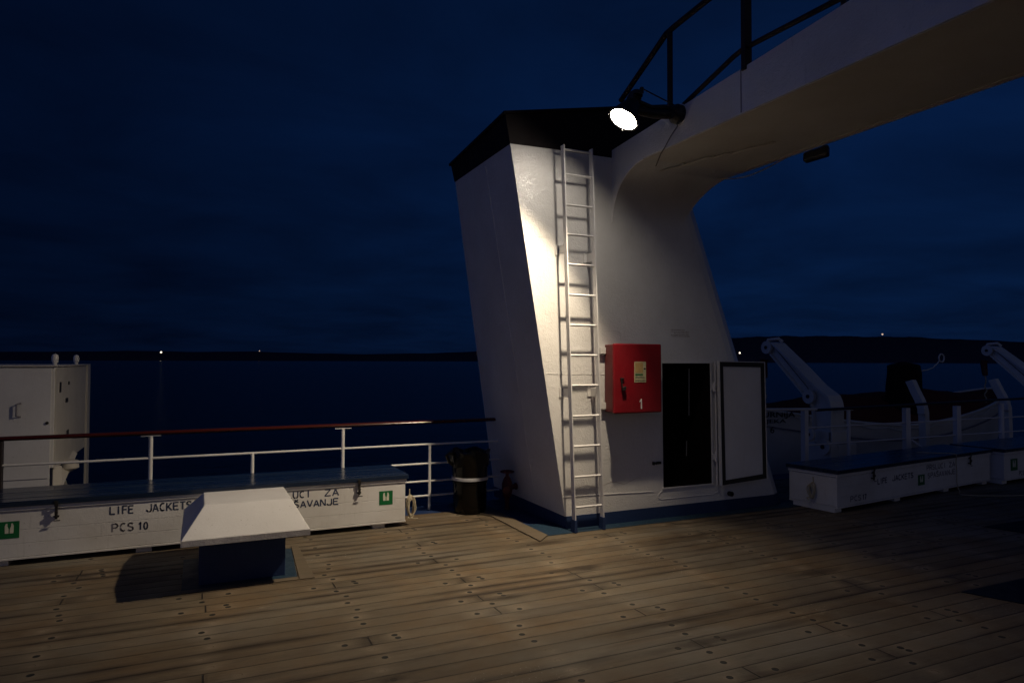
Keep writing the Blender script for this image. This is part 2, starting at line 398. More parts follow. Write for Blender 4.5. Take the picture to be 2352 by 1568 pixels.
GLY = {'L': [[(0, 0), (0, .45)], [(0, .55), (0, 1)], [(.12, .0), (.6, .0)]], 'I': [[(.3, 0), (.3, .45)], [(.3, .55), (.3, 1)]],
 'F': [[(0, 0), (0, .45)], [(0, .55), (0, 1)], [(.1, 1), (.6, 1)], [(.1, .52), (.5, .52)]], 'E': [[(0, 0), (0, .45)], [(0, .55), (0, 1)], [(.1, 1), (.6, 1)], [(.1, .52), (.5, .52)], [(.1, 0), (.6, 0)]],
 'J': [[(.6, 1), (.6, .3)]+arc(.32, .28, .28, .28, 0, -80), arc(.32, .28, .28, .28, -110, -175, 3)], 'A': [[(0, 0), (.27, .95)], [(.34, .95), (.64, 0)], [(.2, .32), (.46, .32)]],
 'C': [arc(.34, .5, .32, .5, 60, 170), arc(.34, .5, .32, .5, 190, 300)], 'K': [[(0, 0), (0, 1)], [(.1, .45), (.58, 1)], [(.2, .5), (.62, 0)]], 'T': [[(0, 1), (.25, 1)], [(.37, 1), (.62, 1)], [(.31, 0), (.31, .9)]],
 'S': [arc(.3, .74, .27, .26, 30, 200)+[(.3, .52)], [(.36, .47)]+arc(.3, .26, .29, .26, 50, -150)], 'P': [[(0, 0), (0, 1)], [(.1, 1), (.35, 1)]+arc(.35, .74, .25, .26, 80, -80)+[(.1, .48)]],
 'R': [[(0, 0), (0, 1)], [(.1, 1), (.35, 1)]+arc(.35, .74, .25, .26, 80, -80)+[(.1, .48)], [(.3, .4), (.62, 0)]], 'U': [[(0, 1), (0, .3)]+arc(.3, .28, .3, .28, 180, 260), arc(.3, .28, .3, .28, 290, 360)+[(.6, 1)]],
 'Z': [[(.02, 1), (.6, 1)], [(.56, .9), (.05, .1)], [(0, 0), (.62, 0)]], 'V': [[(0, 1), (.28, .05)], [(.35, .05), (.64, 1)]], 'N': [[(0, 0), (0, 1)], [(.08, .95), (.54, .06)], [(.62, 0), (.62, 1)]],
 '0': [arc(.3, .5, .28, .5, 100, 260), arc(.3, .5, .28, .5, 280, 440)], '1': [[(.12, .8), (.32, 1), (.32, 0)]], '7': [[(0, 1), (.3, 1)], [(.4, 1), (.6, 1), (.25, 0)]], '2': [arc(.3, .72, .28, .28, 170, -20)+[(.04, .1)], [(.0, 0), (.6, 0)]], ' ': []}
GLY['Š'] = GLY['S']+[[(.12, 1.24), (.3, 1.12)], [(.3, 1.12), (.48, 1.24)]]
def stencil(body, size, loc, m_, parent, rz, width):
    mm = MB(); adv = .86; tot = adv*len(body)-.24; sx_ = width/tot; th = .0065; rot = Matrix.Rotation(rz, 3, 'Z'); x = 0
    for ch in body:
        jx, jz = random.uniform(-.0015, .0015), random.uniform(-.002, .002)
        for pl_ in GLY[ch]:
            P = [Vector(((x+px)*sx_+jx, pz*size+jz)) for px, pz in pl_]
            for a, b_ in zip(P, P[1:]):
                d_ = (b_-a).normalized(); n_ = Vector((-d_.y, d_.x))*th*random.uniform(.85, 1.1); a2, b2 = a-d_*th*.5, b_+d_*th*.5
                q = [a2+n_, a2-n_, b2-n_, b2+n_]
                mm.prism([rot @ Vector((v.x, 0, v.y))+Vector(loc) for v in q], rot @ Vector((0, -.0012, 0)))
        x += adv
    return mm.build('lettering', m_, parent)

# ------------------------------------------------------------------ sea, land
m = MB()
for x0, x1 in ((-40000, 40000),):
    m.quad((x0, -20000, -14), (x1, -20000, -14), (x1, 40000, -14), (x0, 40000, -14))
tag(m.build('sea', 'sea_water'), 'dark blue calm sea at dusk below the ship', kind='structure')
def ridge(name, a0, a1, dist, prof, label, zb=-14.5, step=160):
    rings = []
    for k in range(step+1):
        t_ = k/step; a = R(lerp(a0, a1, t_))
        i = t_*(len(prof)-1); j = min(int(i), len(prof)-2); h = lerp(prof[j], prof[j+1], i-j)
        h *= 1+.02*math.sin(k*.5)*math.sin(k*.17)+random.uniform(-.008, .008)
        d = dist; c, s_ = math.cos(a), math.sin(a)
        rings.append([(d*c, d*s_, zb), ((d+200)*c, (d+200)*s_, zb+5+h*.25), ((d+1200)*c, (d+1200)*s_, zb+max(h*.8, 1)), ((d+2000)*c, (d+2000)*s_, zb+max(h, 1.)), ((d+5000)*c, (d+5000)*s_, zb)])
    m = MB(); m.loft(rings, cap=False, closed=False)
    return tag(m.build(name, 'hill_scrub', smooth=True), label, kind='structure')
# heights seen above the waterline (metres at the crest)
ridge('hill', 112, 60, 12000, [90, 110, 140, 150, 175, 165, 180, 150, 140, 160, 200, 260, 400], 'low dark shore on the far side of the water', )
ridge('headland', 58, 20, 9000, [70, 200, 340, 385, 395, 380, 360, 310, 265, 220, 170], 'dark hilly headland across the water')
def shore_light(az, dist, z, r, m_, label):
    a = R(az); m = MB(); m.lathe([(.01, -r), (r*.7, -r*.7), (r, 0), (r*.7, r*.7), (.01, r)], (dist*math.cos(a), dist*math.sin(a), z), n=12)
    m.mi = 1; m.tube([(dist*math.cos(a), dist*math.sin(a), z-r-80), (dist*math.cos(a), dist*math.sin(a), z-r)], .3, 6)
    tag(m.build('shore_lamp', [m_, 'dark_metal'], smooth=True), label, 'lamp')
shore_light(65.4+27.2, 11900, 118, 14., 'far_light', 'bright white lamp on the far shore, above the left side railing')
shore_light(65.4-18.45, 8950, 105, 11., 'far_light', 'warm lamp on the far shore beside the raked edge of the funnel')
shore_light(65.4-28.5, 9000, 318, 10., 'far_light_dim', 'faint pinkish lamp on top of the headland ridge at the right')
shore_light(65.4+20.3, 11900, 150, 8., 'far_light_dim', 'very faint tiny lamp on the far shore left of the funnel')

# ------------------------------------------------------------------ ship deck
m = MB()
edge = [(-14, -9), (24, -9), (24, 7.62), (6.6, 7.62), (6.6, 6.09), (3.2, 6.09), (3.02, 5.93), (3.02, 5.93)]
m.quad((-14, -9, 0), (24, -9, 0), (24, 5.93, 0), (-14, 5.93, 0))
m.quad((-14, 5.93, 0), (3.02, 5.93, 0), (3.02, 7.18, 0), (-14, 7.18, 0))
m.quad((3.02, 5.93, 0), (24, 5.93, 0), (24, 6.10, 0), (3.19, 6.10, 0))
m.quad((6.75, 6.10, 0), (24, 6.10, 0), (24, 7.62, 0), (6.75, 7.62, 0))
m.quad((-14, 7.18, 0), (3.02, 7.18, 0), (2.80, 7.55, 0), (-14, 7.62, 0))
tag(m.build('deck_planks', 'teak_deck', smooth=None), 'weathered teak deck planking with dark seams and plugs', kind='structure')
m = MB()   # painted steel deck under and around the planking
m.bb(-14, 24, -9, 8.02, -.30, -.012)
tag(m.build('steel_deck', 'navy_paint'), 'blue painted steel deck edge under the planking', kind='structure')
m = MB(); m.bb(-14, 24, -9, 8.0, -14.2, -.31); tag(m.build('ship_hull', 'white_paint_smooth'), 'white side of the ship below the deck', kind='structure')
# blue waterway round the funnel foot
m = MB()
m.quad((3.19, 6.10, .004), (6.75, 6.10, .004), (6.75, 6.6, .004), (3.19, 6.6, .004))
m.quad((3.16, 6.13, .0042), (3.19, 6.10, .0042), (3.19, 8.0, .0042), (3.16, 8.0, .0042))
m.quad((2.8, 7.55, .002), (3.02, 7.18, .002), (3.16, 7.18, .002), (3.16, 8.0, .002)); m.quad((2.8, 7.55, .002), (3.16, 8.0, .002), (2.8, 8.0, .002), (2.8, 7.9, .002))
tag(m.build('painted_waterway', 'deck_blue', smooth=None), 'blue painted strip of deck round the funnel foot', kind='structure')
m = MB()
m.prism([(3.02, 5.93, .002), (3.19, 6.10, .002), (3.16, 7.20, .002), (2.86, 7.66, .002), (2.78, 7.56, .002), (3.0, 7.14, .002)], (0, 0, .012))
tag(m.build('margin_board', 'margin_wood', bevel=.004), 'mitred margin plank curving round the funnel corner', kind='structure')
for i, (pts) in enumerate(([(5.29, 3.34), (7.4, 3.34), (7.4, 2.3), (5.75, 2.3)], [(7.59, 4.55), (9.6, 4.55), (9.6, 4.0), (7.75, 4.0)])):
    m = MB(); m.prism([(x, y, .002) for x, y in pts], (0, 0, .004))
    tag(m.build('painted_patch', 'patch_paint'), 'dark blue painted patch let into the planking at the right', kind='structure')

# ------------------------------------------------------------------ funnel casing
FY = 6.27
XL = lambda z: 3.506-.167*z
XR = lambda z: 6.77-.380*z
YB = lambda z: 8.18-.065*z
def plan(z, g=0., zz=None):
    l, r, b_ = XL(z)-g, XR(z)+g, YB(z)+g; f = FY-g; rc = .42; P = [(l, f), ]
    P += [(r-rc+rc*math.sin(a), f+rc*1.3-rc*1.3*math.cos(a)) for a in [R(x) for x in range(0, 91, 15)]]
    P += [(r-rc+rc*math.cos(a), b_-rc+rc*math.sin(a)) for a in [R(x) for x in range(0, 91, 15)]]
    P += [(l, b_)]
    return P
ZT = 3.965
funnel = empty('funnel_casing', (3.5, FY, 0), 'tall raked white funnel casing with black cap and open locker doorway', 'funnel')
DX0, DX1, DZ0, DZ1 = 4.725, 5.405, .335, 1.725      # doorway, slightly leaning jambs
# body: front face cut round the doorway
zs = [.10, DZ0, DZ1, ZT]
m = MB()
rings = []
for k in range(9):
    z = lerp(.10, ZT, k/8); rings.append([(x, y, z) for x, y in plan(z)])
R_ = [[m.bm.verts.new(p) for p in r] for r in rings]; n = len(R_[0])
for a, b_ in zip(R_, R_[1:]):
    for i in range(1, n): m.bm.faces.new((a[i], a[(i+1) % n], b_[(i+1) % n], b_[i]))
m.bm.faces.new(R_[-1])
fl = lambda z: (XL(z), FY, z); fr = lambda z: (XR(z)-.42, FY, z)
m.quad(fl(.10), fr(.10), fr(DZ0), fl(DZ0)); m.quad(fl(DZ1), fr(DZ1), fr(ZT), fl(ZT))
m.quad(fl(DZ0), (DX0+.012, FY, DZ0), (DX0, FY, DZ1), fl(DZ1)); m.quad((DX1+.02, FY, DZ0), fr(DZ0), fr(DZ1), (DX1, FY, DZ1))
bmesh.ops.remove_doubles(m.bm, verts=m.bm.verts, dist=.0005)
body = m.build('casing', 'white_paint', funnel)
tag(body, 'white painted steel casing with a rough sheen')
md = body.modifiers.new('b', 'BEVEL'); md.width = .008; md.segments = 2; md.limit_method = 'ANGLE'; md.angle_limit = R(40)
# blue base band
m = MB()
m.loft([[(x, y, -.01) for x, y in plan(0, .004)], [(x, y, .132) for x, y in plan(.132, .004)]])
m.build('base_band', 'navy_paint', funnel)
# black cap
def captop(x, y): return 4.276+(x-2.786)*.192-(.10 if y > 7 else 0)
m = MB(); b0 = [(x, y, ZT-.012+(x-2.8)*.02) for x, y in plan(ZT-.01, .004)]; pl = plan(4.28, .004); b1 = [(x, y, captop(x, y)-.03) for x, y in pl]
lip = [(x, y, captop(x, y)-.03) for x, y in plan(4.28, .024)]; lip2 = [(x, y, captop(x, y)) for x, y in plan(4.30, .024)]
m.loft([b0, b1, lip, lip2]); m.build('black_cap', 'black_paint', funnel)
# doorway recess
m = MB()
D = .55
m.quad((DX0-.02, FY+D, DZ0-.02), (DX1+.03, FY+D, DZ0-.02), (DX1+.03, FY+D, DZ1+.02), (DX0-.02, FY+D, DZ1+.02))
m.quad((DX0+.012, FY+.004, DZ0), (DX0+.012, FY+D, DZ0), (DX0, FY+D, DZ1), (DX0, FY+.004, DZ1))
m.quad((DX1+.02, FY+.004, DZ0), (DX1+.02, FY+D, DZ0), (DX1, FY+D, DZ1), (DX1, FY+.004, DZ1))
m.quad((DX0, FY+.004, DZ0), (DX1+.02, FY+.004, DZ0), (DX1+.02, FY+D, DZ0), (DX0, FY+D, DZ0))
m.quad((DX0, FY+.004, DZ1), (DX1, FY+.004, DZ1), (DX1, FY+D, DZ1), (DX0, FY+D, DZ1))
m.build('doorway', 'dark_inside', funnel, smooth=None)
# pipes faintly seen inside
m = MB()
for x, z0, z1 in ((4.86, .9, 1.3), (4.92, .7, .95), (5.34, 1.1, 1.66), (5.30, .62, .8)):
    m = MB(); m.tube([(x, FY+.3, z0), (x+.004, FY+.3, z1)], .007, 8); m.build('inside_pipe', 'steel', funnel, smooth=True)
# thin white door rim
m = MB()
m.prism([(DX0-.012, FY-.012, DZ0-.012), (DX1+.035, FY-.012, DZ0-.012), (DX1+.035, FY-.012, DZ0+.002), (DX0-.012, FY-.012, DZ0+.002)], (0, .012, 0))
m.prism([(DX1+.018, FY-.012, DZ0+.003), (DX1+.035, FY-.012, DZ0+.003), (DX1+.015, FY-.012, DZ1+.012), (DX1-.002, FY-.012, DZ1+.012)], (0, .012, 0))
m.prism([(DX0-.002, FY-.012, DZ1), (DX1-.003, FY-.012, DZ1), (DX1-.003, FY-.012, DZ1+.012), (DX0-.002, FY-.012, DZ1+.012)], (0, .012, 0))
m.build('door_rim', 'white_paint_smooth', funnel)
# weld seams and the raised doubler plates
def weld(pts, r=.004):
    m = MB(); P = []
    for a, b_ in zip(pts, pts[1:]):
        a, b_ = Vector(a), Vector(b_); n = max(2, int((b_-a).length/.03))
        P += [a.lerp(b_, k/n)+Vector((random.uniform(-1, 1), 0, random.uniform(-1, 1)))*.0016 for k in range(n)]
    P.append(Vector(pts[-1])); m.tube(P, r, 6); return m.build('weld_seam', 'white_paint', funnel, smooth=True)
y_ = FY
weld([(XL(1.615), y_, 1.615), (3.98, y_, 1.605)]); weld([(XL(.337), y_, .337), (3.95, y_, .325), (4.596, y_, .306)], .006)
weld([(XL(3.03), y_, 3.03), (3.5, y_, 3.03), (4.05, y_, 3.035)], .0022)
weld([(3.80, y_, 1.62), (3.80, y_, 2.02), (3.82, y_, 2.06), (3.86, y_, 2.08), (4.12, y_, 2.08), (4.17, y_, 2.05), (4.18, y_, 1.95)], .003)
weld([(4.735, y_, DZ0-.02), (4.66, y_, .255), (4.665, y_, .232), (4.70, y_, .212), (5.44, y_, .212), (5.51, y_, .235), (5.545, y_, .29), (5.56, y_, 1.72)], .005)
weld([(XL(.13)+.003, y_, .14), (XL(.33)+.003, y_, .335)], .007)
weld([(XL(.34)+.002, y_, .34), (XL(1.9)+.002, y_, 1.9)], .0035)
weld([(XL(2.6)+.40, y_, 2.6)]*1+[(XL(2.6)+.42, y_, 2.605)], .002)
# vertical seams on the left (shadow) side
m = MB(); m.tube([(XL(z)-.001, 6.95, z) for z in (.2, 1.2, 2.2, 3.9)], .003, 6); m.build('weld_seam', 'white_paint', funnel, smooth=True)
# cracked paint line near the bottom
m = MB(); P = []; x = 3.50
while x < 4.45: P.append((x, FY-.0006, .405+.02*math.sin(x*19)+random.uniform(-.006, .006)+(x-3.5)*.05)); x += .03
m.tube(P, .0016, 4); m.build('paint_crack', 'letter_brown', funnel)
# scupper pipe stub, door clip
m = MB(); m.lathe([(.028, 0), (.028, .05), (.020, .05), (.020, .01)], (5.68, FY, .2), (0, -1, 0), 20); m.build('pipe_stub', 'dark_metal', funnel, smooth=True)
m = MB(); m.bb(4.585, 4.60, FY-.03, FY, .60, .635); m.prism([(4.60, FY-.03, .617), (4.625, FY-.03, .632), (4.625, FY-.03, .602)], (0, .02, 0)); m.bb(4.64, 4.70, FY-.012, FY, .604, .632); m.build('door_catch', 'dark_metal', funnel)
# open door leaf, swung back beside the doorway, gasket face outward
LY = 6.17
LP = [(5.475, .318), (6.17, .352), (6.145, 1.742), (5.445, 1.752)]
def leafq(inset, y0, y1):
    cx_ = sum(p[0] for p in LP)/4; cz_ = sum(p[1] for p in LP)/4
    q = [(x+(inset if x < cx_ else -inset), z+(inset if z < cz_ else -inset)) for x, z in LP]
    return [(x, y0, z) for x, z in q], y1-y0
door = None
m = MB(); q, d = leafq(0, LY, LY+.035); m.prism(q, (0, d, 0)); door = m.build('door_leaf', 'white_paint_smooth', funnel, bevel=.004)
tag(door, 'white locker door leaf standing open with a black gasket round its edge')
m = MB()
qo, _ = leafq(.008, LY-.006, LY); qi, _ = leafq(.062, LY-.006, LY)
for k in range(4):
    a, b_, c_, d_ = qo[k], qo[(k+1) % 4], qi[(k+1) % 4], qi[k]
    m.prism([a, b_, c_, d_], (0, .005, 0))
sub(m.build('door_gasket', 'rubber'), door, funnel)
m = MB()
qo, _ = leafq(0, LY-.012, LY); qi, _ = leafq(.008, LY-.012, LY)
for k in range(4):
    if k == 0: continue
    a, b_, c_, d_ = qo[k], qo[(k+1) % 4], qi[(k+1) % 4], qi[k]
    m.prism([a, b_, c_, d_], (0, .010, 0))
sub(m.build('door_rim', 'white_paint_smooth'), door, funnel)
for zc, xc in ((1.45, 5.425), (.645, 5.447)):
    m = MB(); m.tube([(xc+.012, FY-.035, zc-.055), (xc+.012, FY-.035, zc+.055)], .017, 12); m.bb(xc-.03, xc+.10, FY-.03, FY-.012, zc-.035, zc+.035)
    m.tube([(xc+.01, FY-.055, zc-.01), (xc+.01, FY-.03, zc-.01)], .012, 10)
    m.build('hinge', 'white_paint_smooth', funnel, bevel=.003)
m = MB(); m.tube([(5.478, FY-.03, .32), (5.455, FY-.03, 1.75)], .011, 10); m.build('hinge_rod', 'white_paint_smooth', funnel, smooth=True)
# faded stencil on the casing (illegible lines in the photo)
m = MB()
for r_, z in enumerate((2.099, 2.079, 2.061, 2.041, 2.026)):
    x = 4.845+(.02 if r_ in (2,) else 0)+random.uniform(0, .03)
    while x < 5.10-(.05 if r_ == 0 else .0):
        w_ = random.uniform(.006, .02); m.bb(x, x+w_, FY-.0012, FY+.0003, z, z+.009); x += w_+random.uniform(.004, .012)
m.build('stencil_notice', 'letter_brown', funnel)

# ------------------------------------------------------------------ overhead beam
BXL, BXR, BZ = 4.06, 5.36, 3.80
btop = lambda y: 4.045+(FY-y)*.068
beam = empty('gantry_beam', (4.7, FY, BZ), 'wide white box beam running overhead from the funnel with a cream underside', 'gantry')
YE = -5.0; T = .012
m = MB()   # side plates, top plate
m.hexa([(BXL, YE, BZ), (BXL+T, YE, BZ), (BXL+T, FY-.002, BZ), (BXL, FY-.002, BZ), (BXL, YE, btop(YE)), (BXL+T, YE, btop(YE)), (BXL+T, FY-.002, btop(FY)), (BXL, FY-.002, btop(FY))])
m.hexa([(BXR-T, YE, BZ), (BXR, YE, BZ), (BXR, FY-.002, BZ), (BXR-T, FY-.002, BZ), (BXR-T, YE, btop(YE)), (BXR, YE, btop(YE)), (BXR, FY-.002, btop(FY)), (BXR-T, FY-.002, btop(FY))])
m.hexa([(BXL+.02, YE, btop(YE)-.025), (BXR-.02, YE, btop(YE)-.025), (BXR-.02, FY-.004, btop(FY)-.025), (BXL+.02, FY-.004, btop(FY)-.025), (BXL+.02, YE, btop(YE)-.012), (BXR-.02, YE, btop(YE)-.012), (BXR-.02, FY-.004, btop(FY)-.012), (BXL+.02, FY-.004, btop(FY)-.012)])
m.build('side_plate', 'white_paint', beam, bevel=.003)
m = MB()   # underside plate slightly recessed, with edge flanges and cross webs
m.bb(BXL+.013, BXR-.013, YE, FY-.01, BZ+.003, BZ+.013)
m.build('under_plate', 'cream_paint', beam)
for nm, x0, x1 in (('flange', BXL+.0125, BXL+.085), ('flange', BXR-.085, BXR-.0125)):
    m = MB(); m.bb(x0, x1, YE, 5.70, BZ-.006, BZ+.0025); m.build('flange', 'cream_paint', beam, bevel=.002)
m = MB(); m.tube([(BXL-.001, 4.31, BZ+.01), (BXL-.001, 4.31, btop(4.31)-.01)], .004, 6); m.build('weld_seam', 'dark_metal', beam)
# curved knee between beam and funnel
prof = []
for k in range(17):
    a = R(90*k/16); prof.append((FY-.60*(1-math.cos(a)) if False else FY-.58*(1-math.sin(math.pi/2-a)), 3.26+.54*math.sin(a)))
left = [(BXL, y, z) for y, z in prof]; right = [(lerp(4.97, BXR, (k/16)**.8), y, z) for k, (y, z) in enumerate(prof)]
m = MB(); V1 = [m.bm.verts.new(p) for p in left]; V2 = [m.bm.verts.new(p) for p in right]
for i in range(16): m.bm.faces.new((V1[i], V2[i], V2[i+1], V1[i+1]))
c1 = m.bm.verts.new((BXL, FY, BZ)); c2 = m.bm.verts.new((BXR, FY, BZ))
for i in range(16): m.bm.faces.new((V1[i], V1[i+1], c1)); m.bm.faces.new((V2[i+1], V2[i], c2))
o = m.build('knee', 'white_paint', beam, smooth=True)
m = MB(); m.tube([(BXL+.01, y-.002, z-.002) for y, z in prof], .010, 6); m.build('knee_flange', 'white_paint', beam, smooth=True)
# conduit under the beam
m = MB(); P = [(4.36, 6.02, BZ-.035), (4.55, 5.65, BZ-.02), (4.60, 5.35, BZ-.012), (4.66, 5.32, BZ-.012), (4.68, 5.18, BZ-.012), (4.74, 5.15, BZ-.012), (4.76, 4.95, BZ-.012), (4.86, 4.75, BZ-.008)]
m.tube(P, .010, 8)
for p in P[1::2]: m.box((p[0], p[1], p[2]+.012), (.05, .03, .02))
m.build('conduit', 'cream_paint', beam, smooth=False)
# loose cable below the right edge
m = MB(); P = []
for k in range(25):
    t_ = k/24; P.append((lerp(5.18, 5.33, t_), lerp(5.95, 5.02, t_), BZ-.005-.10*math.sin(math.pi*t_)*(1-.3*t_)))
m.tube(P, .006, 6); tag(m.build('loose_cable', 'rope', smooth=True), 'thin loose cable sagging below the overhead beam near the funnel', 'cable')
# beam railing (dark), left edge
rail = empty('gantry_railing', (BXL, 5.1, btop(5.1)), 'dark pipe railing on the edge of the overhead beam', 'railing')
xr = BXL+.02
m = MB(); m.tube([(xr, 6.12, 4.54), (xr, 5.42, 4.88), (xr, 5.33, 4.925), (xr, 5.2, 4.94), (xr, 4.74, 4.97), (xr, 2.0, 5.08), (xr, -2, 5.24)], .028, 10); m.build('top_rail', 'rail_dark', rail, smooth=True)
m = MB(); m.tube([(xr, 5.15, 4.12), (xr, 4.42, 4.325), (xr, 4.30, 4.345), (xr, 3.34, 4.36-.05), (xr, 1.0, 4.55)], .022, 10); m.build('lower_rail', 'rail_dark', rail, smooth=True)
for (y, z1, w_) in ((5.275, 4.92, .028), (3.33, 4.6, .02)):
    m = MB(); m.tube([(xr, y, btop(y)-.03), (xr, y, z1)], w_, 10); m.build('post', 'rail_dark', rail, smooth=True)
m = MB(); m.box((xr, 4.268, 5.1), (.075, .05, 1.9)); m.build('post', 'rail_dark', rail, bevel=.004)
# ------------------------------------------------------------------ floodlight
LC = Vector((3.496, 5.20, 3.957)); LD = Vector((-.575, -.16, -.80)).normalized()
fl_ = empty('floodlight', (4.03, 5.1, 4.04), 'lit round floodlight on an arm from the overhead beam above the ladder', 'floodlight')
LR = .128
LS = LD; LD = Vector((-.545, .003, -.859)).normalized()   # the glass tilts a little more than the beam
m = MB(); m.lathe([(.002, .008), (.05, .007), (.09, .004), (LR, .0)][::-1], LC, LD, 40, cap=True)
m.build('lamp_glass', 'lamp_light', fl_, smooth=True)
sd = bpy.data.lights.new('lamp_bulb', 'SPOT'); so = bpy.data.objects.new('lamp_bulb', sd); COL.objects.link(so)   # the bulb's reflector beam
sd.energy = 590; sd.color = (1, .82, .58); sd.spot_size = R(130); sd.spot_blend = .20; sd.shadow_soft_size = .05
sd.use_nodes = True; lt = sd.node_tree; le = lt.nodes['Emission']   # floodlight throw: strongest nearly straight down
ltc = lt.nodes.new('ShaderNodeTexCoord'); ldp = lt.nodes.new('ShaderNodeVectorMath'); ldp.operation = 'DOT_PRODUCT'; lt.links.new(ltc.outputs['Normal'], ldp.inputs[0])
ldp.inputs[1].default_value = ((-LS).to_track_quat('Z', 'Y').to_matrix().inverted() @ Vector((-.40, .26, -.88)).normalized())
lfac = ramp(lt, math_(lt, 'ABSOLUTE', ldp.outputs['Value']), [(0, .02), (.42, .03), (.58, .12), (.68, .20), (.78, .32), (.85, .56), (.93, 1.0)])
lt.links.new(lfac, le.inputs['Strength'])
so.location = LC+LD*.035; so.rotation_euler = (-LS).to_track_quat('Z', 'Y').to_euler(); link(so, fl_)
m = MB()
m.lathe([(.05, -.20), (.07, -.19), (.105, -.10), (LR+.012, -.012), (LR+.02, .004), (LR+.002, .004), (LR+.002, -.006), (.09, -.06), (.03, -.1)], LC, LD, 40, cap=False)
m.build('reflector', 'lamp_black', fl_, smooth=True)
m = MB()
top = LC+Vector((.12, -.03, .235)); m.tube([LC-LD*.15, LC-LD*.20+Vector((0, 0, .03)), top], .062, 16)
m.lathe([(.06, 0), (.058, .03), (.035, .05), (.01, .055)], top-Vector((0, 0, .01)), (.1, 0, 1), 16)
m.build('ballast_housing', 'lamp_black', fl_, smooth=True)
m = MB(); m.box(top+Vector((.06, 0, .05)), (.03, .03, .06)); m.build('lifting_lug', 'lamp_black', fl_, bevel=.004)
drum = Vector((4.03, 5.10, 4.05))
m = MB(); m.lathe([(.09, 0), (.09, .06), (.065, .09), (.06, .12)], drum+Vector((.03, 0, 0)), (-1, -.1, 0), 24); m.build('mounting_drum', 'lamp_black', fl_, smooth=True)
m = MB(); m.lathe([(.10, 0), (.10, .012)], drum+Vector((.028, 0, 0)), (-1, -.1, 0), 24); m.build('mounting_flange', 'white_paint', fl_, smooth=True)
m = MB(); m.tube([drum, lerp(drum, LC-LD*.12, .5)+Vector((0, 0, -.02)), LC-LD*.12], .045, 12, .04)
m.build('support_arm', 'lamp_black', fl_, smooth=True)
m = MB(); m.tube([drum+Vector((-.05, .02, .06)), lerp(drum, top, .6)+Vector((0, 0, -.05)), LC-LD*.2+Vector((0, 0, .03))], .022, 10); m.build('support_arm', 'lamp_black', fl_, smooth=True)
m = MB(); m.tube([drum+Vector((-.03, 0, .08)), top+Vector((.06, 0, .07))], .006, 6); m.build('stay_wire', 'lamp_black', fl_)
for k in range(4):
    q = Vector((0, 0, 1)).rotation_difference(LD); a = R(90*k+35); p = LC+q @ Vector(((LR+.022)*math.cos(a), (LR+.022)*math.sin(a), 0))
    m = MB(); m.tube([p-LD*.01, p+LD*.012], .005, 8); m.build('rim_clip', 'steel', fl_)
m = MB(); P = [drum+Vector((0, .02, -.06)), (4.045, 5.12, 3.95), (4.03, 5.20, 3.88), (4.035, 5.3, 3.80), (4.10, 5.45, 3.785), (4.30, 5.8, 3.78)]
m.tube(P, .0055, 6); m.build('power_cable', 'cable', fl_, smooth=True)
# second, unlit floodlight beyond the beam
f2 = empty('floodlight', (BXR, 4.5, 3.75), 'unlit dark floodlight seen from behind below the far edge of the overhead beam', 'floodlight')
m = MB(); m.hexa([(5.35, 4.56, 3.70), (5.43, 4.60, 3.69), (5.43, 4.88, 3.695), (5.35, 4.86, 3.71), (5.36, 4.56, 3.80), (5.43, 4.60, 3.795), (5.43, 4.88, 3.795), (5.36, 4.86, 3.80)]); m.build('housing', 'lamp_black', f2, bevel=.02)
for yb in (4.65, 4.80):
    m = MB(); m.tube([(5.34, yb, 3.84), (5.40, yb, 3.82), (5.42, yb, 3.74)], .014, 8); m.build('bracket', 'lamp_black', f2)

# ------------------------------------------------------------------ ladder
lad = empty('wall_ladder', (3.76, 6.13, 0), 'white steel ladder fixed up the lit face of the funnel', 'ladder')
LYc = 6.12
sx = lambda z: -.0345*z
lx0, lx1 = 3.505, 3.842          # at the foot
for x in (lx0, lx1):
    m = MB(); P = [(x+sx(z)-.006, LYc-.03, z) for z in (.13, 4.02)]
    m.hexa([(x-.007, LYc-.035, .11), (x+.007, LYc-.035, .11), (x+.007, LYc+.03, .11), (x-.007, LYc+.03, .11),
            (x-.007+sx(3.965), LYc-.035, 3.965), (x+.007+sx(3.965), LYc-.035, 3.965), (x+.007+sx(3.965), LYc+.03, 3.965), (x-.007+sx(3.965), LYc+.03, 3.965)])
    m.build('stile', 'white_paint_smooth', lad, bevel=.002)
    m = MB(); m.hexa([(x-.016, LYc-.045, .004), (x+.016, LYc-.045, .004), (x+.016, LYc+.05, .004), (x-.016, LYc+.05, .004), (x-.014, LYc-.042, .13), (x+.014, LYc-.042, .13), (x+.014, LYc+.035, .13), (x-.014, LYc+.035, .13)])
    m.build('foot', 'navy_paint', lad, bevel=.003)
    for z in (3.02-.12 if x == lx0 else 2.98-.14, 1.42):
        m = MB(); xx = x+sx(z); m.bb(xx-.006, xx+.006, LYc+.02, FY, z-.045, z+.045); m.bb(xx-.045, xx+.010, FY-.01, FY-.001, z-.05, z+.05)
        m.build('bracket', 'white_paint_rough', lad, bevel=.002)
for i, z in enumerate((.251, .561, .873, 1.182, 1.496, 1.806, 2.117, 2.428, 2.741, 3.05, 3.354, 3.669, 3.925)):
    m = MB(); xa, xb = lx0+sx(z)+.006, lx1+sx(z)-.006
    M_ = Matrix.Rotation(R(45), 3, 'X'); m.box(((xa+xb)/2, LYc, z), (xb-xa+.018, .019, .019), M=M_)
    m.build('rung', 'white_paint_smooth', lad, bevel=.001)

